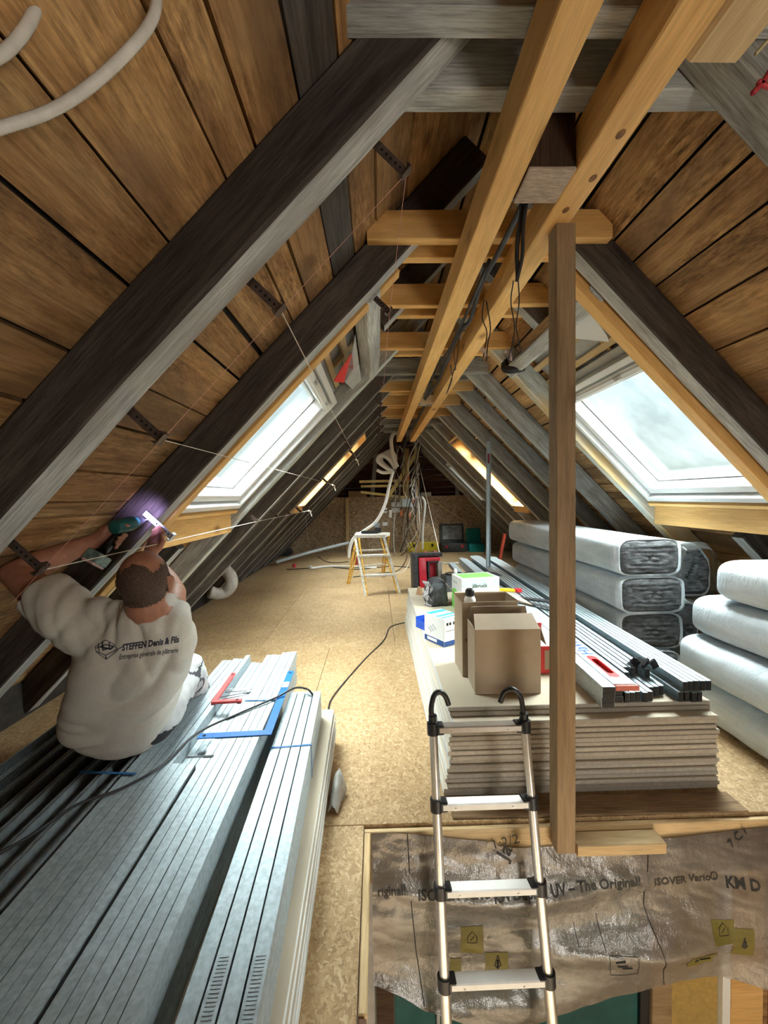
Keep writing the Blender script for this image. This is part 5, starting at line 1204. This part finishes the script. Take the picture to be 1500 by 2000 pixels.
# coil of white conduit
cw = empty('coiled_conduit', P(757, 910, Y=7.4), 'coil of white conduit hanging under the far beam end, tail reaching the step ladder', 'conduit')
def cy(pts, r=.022, nm='conduit_loop', Y=7.4): MB().tube(bez([P(x, y, Y=Y+.02*i) for i, (x, y) in enumerate(pts)], 8), r, 8).build(nm, WHT, cw, smooth=True)
WHT2 = WHT
for k in range(6):
    cy([(768, 922), (752-2*k, 912-3*k), (738+3.2*k, 900-3.2*k), (744+4*k, 889-1.5*k), (760+2.2*k, 898-1.2*k), (772, 916)], .034, Y=7.36+.035*k)
cy([(776, 912), (768, 890), (764, 862), (768, 848), (774, 845)], .034); cy([(736, 918), (748, 923), (766, 922)], .03); cy([(768, 920), (760, 950), (752, 985), (735, 1018), (712, 1036), (692, 1050), (684, 1068), (681, 1090)], .027, 'conduit_tail', 7.2)
# wiring board: boxes and cables on the far post
GBOX = plain('grey junction box', (.55, .56, .55), .5)
for k, (x0, y0_, x1, y1_, m_, lab) in enumerate(((746, 992, 756, 1002, GBOX, 'small grey junction box left of the wiring board'), (765, 981, 781, 1001, GBOX, 'grey fuse box with dark line beside the wiring board'), (781, 974, 806, 990, plain('pale blue board', (.55, .64, .67), .5), 'pale blue-white wiring board on the far post'), (747, 1020, 757, 1027, GBOX, 'grey socket box under the small junction box'), (760, 996, 765, 1011, WHT, 'white plug hanging by the fuse box'))):
    p, q = P(x0, y1_, Y=fy-.2), P(x1, y0_, Y=fy-.2); e = empty('junction_box', p, lab, 'junction box'); MB().box((p+q)/2, (q.x-p.x, .09, q.z-p.z), bev=.008).build('box_body', m_, e)
    if k in (0, 1): MB().box((p+q)/2+V((0, -.047, 0)), (q.x-p.x, .004, .02)).build('dark_line', BLACK, e)
for k, (x, y) in enumerate(((784, 1000), (800, 1003), (797, 932), (806, 975))):
    p = P(x, y, Y=fy-.22); m = MB(); m.cyl(p, p+V((0, 0, -.09)), .035, .02, 10); m.cyl(p, p+V((0, 0, .04)), .02, n=8); tag(m.build('orange_plug', plain('orange plug', (.85, .22, .08), .5)), 'orange plug hanging at the wiring board, ' + ['beside the fuse box', 'beside the far post', 'on the topmost batten', 'on the slanting batten'][k], 'plug')
random.seed(21)
WIRES = [plain('grey wire', (.42, .40, .36), .6), CBL, plain('brown wire', (.12, .07, .04), .6), WHT]
for k in range(34):
    x = random.uniform(772, 822); y0_ = random.uniform(860, 1000) if k % 3 else random.uniform(850, 880); y1_ = y0_+random.uniform(40, 150); y1_ = min(y1_, 1085)
    yy = fy-.20-.0135*k; random.random()
    x0 = random.uniform(806, 824) if k % 2 else x
    pts = [P(x0, y0_, Y=yy), P(x0+random.uniform(-14, 8), (y0_*2+y1_)/3, Y=yy), P(x0+random.uniform(-26, 8), (y0_+2*y1_)/3, Y=yy), P(x0+random.uniform(-34, 4), y1_, Y=yy)]
    for p in pts: p.z = max(p.z, .02)
    cable('hanging_wire', pts, random.choice((.007, .009, .012)), WIRES[k % 4], 'loose %s wire in the tangle hanging round the far post' % ('grey', 'black', 'brown', 'white')[k % 4], 4, 'wire', 'wire tangle at the far post, '+('grey', 'black', 'brown', 'white')[k % 4], seg=5)
cable('conduit_bend', [P(824, 970, Y=fy-.15), P(830, 985, Y=fy-.15), P(826, 1030, Y=fy-.15), P(825, 1074, Y=fy-.15)], .03, WHT, 'white conduit running down beside the far post', 8, 'conduit')
string('string', [P(818, 905, Y=9.3), P(858, 1078, Y=6.3)], WSTR, 'white string slanting down from the far post to the red toolbox', .005)
cable('wall_cable', [P(830, 985, Y=10.12), P(850, 980, Y=10.12), P(868, 992, Y=10.12), P(895, 1010, Y=10.12), P(910, 1020, Y=10.12), P(908, 1040, Y=10.12)], .012, PALEW, 'pale cable running across the far half wall over the tool cases', 6)
for px0, px1, py0, py1, m_, lab in ((681, 716, 959, 973, plain('brown crate', (.28, .17, .09), .7), 'brown box standing on the half wall ledge behind the battens'), (822, 841, 963, 973, WBOX, 'white box lying on the half wall ledge beside the far post')):
    p, q = P(px0, 972, Y=10.35), P(px1, py0, Y=10.35); q.z = max(q.z, 1.46); MB().box(((p.x+q.x)/2, 10.35, (1.362+q.z)/2+.0), (q.x-p.x, .22, q.z-1.362), bev=.005).build('ledge_box', m_)
    tag(bpy.context.scene.objects[-1] if False else list(W)[-1], lab, 'box')
# bare bulb under the far end
bu_ = P(935, 846, Y=7.9); e = empty('bare_bulb', bu_, 'bare bulb hanging below the far collar tie beside the beam', 'lamp')
m = MB(); m.ball(bu_, (.05, .05, .06)); m.build('bulb', plain('silvered bulb', (.6, .6, .58), .2, .3), e, smooth=True); ld = bpy.data.lights.new('far_fill_light', 'POINT'); ld.energy = 150; ld.shadow_soft_size = .05; ld.color = (1, .92, .8)
lo_ = bpy.data.objects.new('far_fill_light', ld); COL.objects.link(lo_); lo_.location = bu_-V((0, 0, .12))  # fill light added below the unlit bulb to brighten the far end
MB().cyl(bu_+V((0, 0, .05)), bu_+V((0, 0, .16)), .025, n=10).build('socket', BLACK, e); MB().tube([bu_+V((0, 0, .16)), V((bu_.x-.1, bu_.y, 2.56))], .006, 5).build('flex', BLACK, e)
# ------------------------------------------------------------------ the worker, seated with his back to us, arms raised to the second rafter
SKIN = plain('warm skin', (.38, .175, .11), .5, nscale=30, mottle=.14, spec=.3)
HAIR = plain('dark cropped hair', (.075, .045, .03), .75, nscale=220, mottle=.6)
SHIRT = plain('off-white cotton', (.57, .54, .48), .85, nscale=90, mottle=.05, spec=.1)
TROU = plain('white work trousers', (.50, .51, .51), .8, nscale=14, mottle=.12); TROD = plain('dark grey trouser panels', (.05, .052, .06), .8)
who = empty('person', (-1.02, 1.62, ZC), 'worker in an off-white printed t-shirt sitting with raised arms, back turned', 'person')
def rcone(m, a, b, ra, rb, n=16, flat=False):
    a, b = V(a), V(b); d = (b-a); L = d.length; d.normalize(); F = frame(d); rings = []
    for k in range(1, 6): t = -math.pi/2 + math.pi/2*k/5.; rings.append(m.ring(a+d*(ra*math.sin(t)), F, max(.0005, ra*math.cos(t)), n)) if k < 5 else None
    rings.append(m.ring(a, F, ra, n)); rings.append(m.ring(b, F, rb, n))
    for k in range(1, 5) if not flat else ():
        t = math.pi/2*k/5.; rings.append(m.ring(b+d*(rb*math.sin(t)), F, rb*math.cos(t), n))
    m.loft(rings)
def chain(m, pts, rad, n=16):
    for (a, b), (ra, rb) in zip(zip(pts, pts[1:]), zip(rad, rad[1:])): rcone(m, a, b, ra, rb, n)
def remesh(m, vox, smooth=4):
    me = m.mesh('tmp'); o = bpy.data.objects.new('tmp', me); COL.objects.link(o)
    r = o.modifiers.new('r', 'REMESH'); r.mode = 'VOXEL'; r.voxel_size = vox
    s = o.modifiers.new('s', 'SMOOTH'); s.iterations = smooth; s.factor = .5
    out = bpy.data.meshes.new_from_object(o.evaluated_get(bpy.context.evaluated_depsgraph_get()))
    COL.objects.unlink(o); bpy.data.objects.remove(o); bpy.data.meshes.remove(me); return out
# joints
HIP = V((-1.04, 1.63, ZC+.15)); NECK = P(292, 1196, Y=1.50); SL = P(140, 1206, Y=1.49); SR = P(322, 1220, Y=1.53)
EL = P(30, 1120, Y=1.57); WL = P(196, 1052, Y=1.765); ER = P(340, 1158, Y=1.74); WR = P(293, 1088, Y=1.835)
HC = P(283, 1131, Y=1.475)
HIPL, HIPR = HIP+V((-.10, .02, -.02)), HIP+V((.11, .02, -.02)); KR = P(363, 1308, Y=1.90); KL = V((-1.29, 2.0, .60)); AR = V((-1.09, 2.48, .10)); AL_ = V((-1.31, 2.50, .10))
CHEST = NECK*.62+HIP*.38+V((0, .03, -.02)); WAIST = NECK*.28+HIP*.72+V((0, -.005, 0))
hf = V((-.22, .93, .22)).normalized(); hx = hf.cross(V((0, 0, 1))).normalized(); hu = hx.cross(hf)
HM = Matrix((hx, hf, hu)).transposed()
hp = lambda x, y, z: HC + HM @ V((x, y, z))
b = MB()
b.ball(hp(0, -.012, .012), (.079, .098, .094), HM, 24, 16); b.ball(hp(0, .03, -.05), (.062, .07, .075), HM, 20, 14); b.ball(hp(0, .062, -.085), (.036, .034, .03), HM)
b.ball(hp(0, .1, -.035), (.013, .022, .02), HM); rcone(b, hp(0, .088, .0), hp(0, .11, -.035), .009, .012, 10)
for s in (-1, 1):
    b.ball(hp(s*.033, .083, .018), (.022, .012, .008), HM); b.ball(hp(s*.03, .079, .0), (.013, .011, .009), HM, 12, 8)
    b.ball(hp(s*.081, .0, -.022), (.010, .022, .034), HM @ Matrix.Rotation(R(-14), 3, 'X') @ Matrix.Rotation(R(s*-18), 3, 'Z')); b.ball(hp(s*.086, -.006, -.01), (.008, .020, .022), HM @ Matrix.Rotation(R(s*-22), 3, 'Z'))
b.ball(hp(0, .092, -.062), (.024, .01, .008), HM)
chain(b, [hp(0, -.02, -.05), hp(0, -.028, -.10), NECK+V((0, .03, -.03))], [.066, .064, .066]); b.ball(hp(0, -.062, -.088), (.05, .022, .02), HM)
# trunk
chain(b, [NECK+V((0, .05, -.08)), CHEST, WAIST, HIP], [.10, .15, .15, .15], 20)
chain(b, [CHEST+(SL-CHEST)*.3, SL], [.11, .075]); chain(b, [CHEST+(SR-CHEST)*.3, SR], [.11, .075])
# arms
chain(b, [SL, SL*.45+EL*.55, EL, EL*.7+WL*.3, WL], [.068, .062, .050, .052, .031]); chain(b, [SR, SR*.45+ER*.55, ER, ER*.7+WR*.3, WR], [.066, .058, .047, .049, .030])
# legs (inside the trousers)
for h_, k_, a_ in ((HIPL, KL, AL_), (HIPR, KR, AR)): chain(b, [h_, k_, k_*.65+a_*.35, a_], [.085, .058, .056, .04])
# drill pose
DR = P(236, 1027, Y=1.79); DN = P(279, 1017, Y=1.92); BAT = P(190, 1090, Y=1.735); dax = (DN-DR).normalized()
H0 = DR+dax*.02; hax = (BAT-H0).normalized(); HL = (BAT-H0).length
side = (WL-(H0+BAT)/2); side = (side-hax*side.dot(hax)).normalized(); tan = hax.cross(side).normalized()
if tan.dot(dax) < 0: tan = -tan
PAL = H0+hax*.055+side*.036
chain(b, [WL, WL*.4+PAL*.6, PAL], [.031, .034, .034]); b.ball(PAL, (.02, .042, .046), Matrix((side, tan, hax)).transposed(), 16, 10)
for i, (off, ln) in enumerate(((.022, .96), (.043, 1.05), (.064, 1.0), (.083, .82))):
    c = H0+hax*off; pts = []
    for k in range(5):
        a = R(38+k*44*ln); pts.append(c+side*math.cos(a)*.031+tan*math.sin(a)*.033+hax*.004*k)
    chain(b, [PAL+hax*(off-.055)+tan*.02]+pts, [.011, .0105, .0100, .0095, .009, .008], 10)
pts = [PAL-hax*.02+tan*-.012, H0+hax*.018+side*.026-tan*.024, H0+hax*.006-tan*.034-side*.004, H0-hax*.0-tan*.030-side*.026]; chain(b, pts, [.015, .0125, .011, .009], 10)
# other hand pinching the hanger
tB = tz(P(306, 1018, Y=1.94).z); GR = rp(-1, tB, 1.952, -.035)
u_ = (GR-WR).normalized(); PR = WR+u_*.055; fx = V((0, 1, 0)); fx = (fx-u_*fx.dot(u_)).normalized(); fz = u_.cross(fx)
b.ball(PR, (.040, .017, .046), Matrix((fz, fx, u_)).transposed(), 16, 10); chain(b, [WR, PR], [.030, .026])
for i, (s, ln) in enumerate(((-.027, .95), (-.009, 1.05), (.010, 1.0), (.028, .8))):
    p0 = PR+u_*.036+fz*s; p1 = p0+u_*.034*ln+fx*.010; p2 = p1+u_*.020*ln-fx*.004+fz*-.2*s; p3 = p2+u_*.014*ln-fx*.016+fz*-.2*s; chain(b, [p0, p1, p2, p3], [.0105, .0098, .009, .008], 10)
p0 = PR+fz*-.03-u_*.015; chain(b, [p0, p0+fz*-.018+u_*.03-fx*.012, p0+fz*-.008+u_*.06-fx*.02], [.014, .012, .0095], 10)
body = remesh(b, .0055, 3); link('body', body, SKIN, who, smooth=True)
# cropped hair: a thin shell over the back and sides of the skull
bm = bmesh.new(); bm.from_mesh(body); Mi = HM.transposed(); keep = []
for f in bm.faces:
    q = Mi @ (f.calc_center_median()-HC)
    if abs(q.x) < .1 and q.length < .125 and q.y < .055 and q.z > -.055 - max(0, -q.y)*.15 and not (q.z > .056+.010*noise.noise(q*55)+.006*noise.noise(q*150) and q.y > -.075+.008*noise.noise(q*90)) and not (abs(q.x) > .078 and q.y > -.03 and q.z < .012): keep.append(f)
bmesh.ops.delete(bm, geom=list(set(bm.faces)-set(keep)), context='FACES')
bm.normal_update()
for v in bm.verts: v.co += v.normal*.0016
me = bpy.data.meshes.new('hair'); bm.to_mesh(me); bm.free(); link('hair', me, HAIR, who, smooth=True)
m = MB()
for s in (-1, 1): m.ball(hp(s*.03, .085, .001), .0105)
m.build('eyes', WHT, who, smooth=True)
m = MB()
for s in (-1, 1): m.ball(hp(s*.03, .0935, .001), .0045)
m.build('pupils', BLACK, who, smooth=True)
# t-shirt
b = MB(); up = (NECK-HIP).normalized(); sx = (SR-SL); sx = (sx-up*sx.dot(up)).normalized(); sy = up.cross(sx)
H_ = (NECK-HIP).length; rings = []
for f, w, d, dy, dx in ((-.19, .17, .15, .0, -.0), (-.11, .192, .168, -.0, 0), (.0, .20, .175, -.005, 0), (.2, .20, .172, -.01, 0), (.42, .195, .162, -.008, 0), (.62, .198, .152, .0, 0), (.78, .195, .138, .008, 0), (.9, .17, .115, .014, 0), (.98, .115, .100, .004, 0), (1.04, .090, .090, .004, 0)):
    c = HIP+up*(H_*f)+sx*dx+sy*dy; rg = []
    for k in range(40): p = sup(2*math.pi*k/40, w, d, .8); rg.append(b.b.verts.new(c+sx*p.x+sy*p.z))
    rings.append(rg)
b.loft(rings)
CL, CR = SL*.50+EL*.50, SR*.60+ER*.40
rcone(b, CHEST*.5+SL*.5, SL, .125, .104, 20); rcone(b, SL, CL, .104, .096, 20, True); rcone(b, CHEST*.5+SR*.5, SR, .125, .096, 20); rcone(b, SR, CR, .096, .088, 20, True)
chain(b, [NECK+V((-.02, .02, -.055)), SL*.75+NECK*.25+V((0, 0, .0))], [.075, .082], 16); chain(b, [NECK+V((.02, .02, -.055)), SR*.75+NECK*.25], [.075, .080], 16)
sh = remesh(b, .0085, 8)
sh.update(); nrm = [v.normal.copy() for v in sh.vertices]
for v, n in zip(sh.vertices, nrm):
    q = v.co-HIP; a = q.dot(sx); h = q.dot(up)/H_
    # folds fan out from the lower side towards the raised shoulder
    ang = R(28)+.5*h; s = a*math.sin(ang)-h*H_*math.cos(ang)*.9
    rd = lambda p: (1-abs(noise.noise(p))*2.2)
    wv = -max(0, rd(V((s*9, a*1.6+h*1.2, 3))))**2*.014 + noise.noise(V((s*30, a*3+h*2, 8)))*.005
    up_ = min(1, max(0, h-.6)*3.2); wv = wv*(1-.5*up_) - max(0, rd(V((a*13+h*4, h*1.6, 5))))**2*.018*up_
    wv += noise.noise(v.co*6)*.008
    v.co += n*wv
sh.update(); shirt = link('t_shirt', sh, SHIRT, who, smooth=True)
# ribbed neckline, sleeve hems
m = MB(); c = HIP+up*(H_*1.005)+sy*.018; m.tube([c+sx*.096*math.cos(t)+sy*.086*math.sin(t)+up*(.012*math.sin(t)) for t in [2*math.pi*k/36 for k in range(37)]], .007, 8); m.build('neckline', SHIRT, who, smooth=True)
BV = BVHTree.FromPolygons([v.co for v in sh.vertices], [p.vertices[:] for p in sh.polygons])
def onshirt(px, py, off=.0012):
    d = (P(px, py, Y=1.5)-EYE).normalized(); h = BV.ray_cast(EYE, d)
    return (h[0]-d*off) if h[0] is not None else EYE+d*1.7
def shirtword(s, x0, y0, x1, y1, hpx, shear=0, bold=0):
    me = text_mesh(s, 1, font_shear=shear, bold=bold); w = max(v.co.x for v in me.vertices)
    bm = bmesh.new(); bm.from_mesh(me); bmesh.ops.triangulate(bm, faces=bm.faces); bmesh.ops.subdivide_edges(bm, edges=[e for e in bm.edges if e.calc_length() > .25], cuts=1); bmesh.ops.triangulate(bm, faces=bm.faces); bm.to_mesh(me); bm.free()
    dx, dy = (x1-x0)/w, (y1-y0)/w; k = hpx/.72
    for v in me.vertices: v.co = onshirt(x0+v.co.x*dx+v.co.y*0, y0+v.co.x*dy-v.co.y*k)
    link('shirt_print', me, INK_S, shirt)
INK_S = plain('dark blue shirt print', (.018, .022, .04), .7)
shirtword('STEFFEN Denis & Fils', 238, 1271, 350, 1254, 12.5, .15, .04); shirtword('Entreprise g\u00e9n\u00e9rale de pl\u00e2trerie', 232, 1288, 348, 1274, 10, .25, .012)
def shirtline(pts, r=.0012):
    q = []
    for (x0, y0), (x1, y1) in zip(pts, pts[1:]): q += [onshirt(x0+(x1-x0)*k/5, y0+(y1-y0)*k/5, .001) for k in range(5)]
    q.append(onshirt(*pts[-1], .001)); MB().tube(q, r, 4).build('shirt_print', INK_S, shirt)
shirtline([(186, 1264), (206, 1250), (222, 1258), (230, 1270), (208, 1288), (188, 1274), (186, 1264)]); shirtline([(188, 1272), (206, 1280), (230, 1268), (240, 1263)]); shirtline([(192, 1256), (194, 1276)]); shirtline([(200, 1253), (201, 1270), (214, 1265), (213, 1255)], .0022); shirtline([(206, 1281), (208, 1288)], .002); shirtline([(198, 1264), (216, 1268), (222, 1262)], .0026); shirtline([(189, 1266), (206, 1259), (220, 1262)], .0018)
# trousers and shoes
b = MB()
for s, h_, k_, a_ in ((-1, HIPL, KL, AL_), (1, HIPR, KR, AR)): chain(b, [HIP, h_, h_*.4+k_*.6, k_, k_*.55+a_*.45, a_+V((0, 0, -.02))], [.15, .122, .100, .083, .082, .066], 20)
tr = remesh(b, .010, 6); nrm = [v.normal.copy() for v in tr.vertices]
for v, n in zip(tr.vertices, nrm): v.co += n*(noise.noise(V((v.co.x*9, v.co.y*9, v.co.z*26)))*.008+noise.noise(v.co*30)*.003)
trousers = link('trousers', tr, [TROU, TROD], who, smooth=True)
for p in tr.polygons:
    c = p.center; a = noise.noise(V((c.x*6+3, c.y*6, c.z*6)))
    if c.x < -1.05 or (c.x > -1.05 and (a > .24 or (c.z < .47 and c.y < 1.86) or abs(noise.noise(V((c.x*5, c.y*5+7, c.z*5)))) < .035)): p.material_index = 1
m = MB()
for a_ in (AL_, AR): rcone(m, a_+V((0, -.04, -.055)), a_+V((0, .15, -.065)), .045, .036)
m.build('shoes', BLACK, who, smooth=True)
# cordless drill
TEALD = plain('dark teal plastic', (.01, .10, .095), .45)
dr = empty('cordless_drill', DR, 'teal and black cordless drill held up to the second rafter by the worker', 'drill')
FD = frame(dax); m = MB(); m.loft([m.ring(DR+dax*s, FD, r_, 18) for s, r_ in ((-.045, .018), (-.038, .030), (.0, .033), (.06, .032), (.085, .026))]); m.build('motor_housing', TEALD, dr, auto=True)
m = MB(); m.loft([m.ring(DR+dax*s, FD, r_, 16) for s, r_ in ((.085, .024), (.10, .022), (.125, .018), (.135, .010))]); m.build('chuck', BLACK, dr, auto=True); MB().cyl(DR+dax*.13, DR+dax*.175, .0035, n=8).build('bit', ALU, dr)
m = MB(); m.tube([H0, H0+hax*HL*.5, H0+hax*HL*.85], .021, 12); m.build('handle', BLACK, dr, smooth=True); Mb = Matrix((hax.cross(dax).normalized(), (dax-hax*dax.dot(hax)).normalized(), hax)).transposed()
MB().box(BAT, (.062, .095, .045), Mb, .006).build('battery', plain('grey and teal battery', (.14, .22, .21), .5, mottle=.5, nscale=50), dr); MB().box(BAT+hax*.026, (.055, .088, .012), Mb, .003).build('battery_foot', plain('pinkish battery foot', (.48, .33, .32), .5), dr)
ld = bpy.data.lights.new('drill_lamp', 'SPOT'); ld.energy = 4.5; ld.color = (.52, .42, 1.0); ld.spot_size = R(95); ld.spot_blend = .7; ld.shadow_soft_size = .03
lo_ = bpy.data.objects.new('drill_lamp', ld); COL.objects.link(lo_); lp = DR+dax*.09+V((.05, -.03, .03)); lo_.matrix_world = Matrix.Translation(lp) @ (lp-rp(-1, tB, 1.95, .03)).to_track_quat('Z', 'Y').to_matrix().to_4x4()
hg = hanger(tB, 1.952, ('B', 9), 'bright strap hanger being screwed on the second rafter by the worker', m=STEEL)
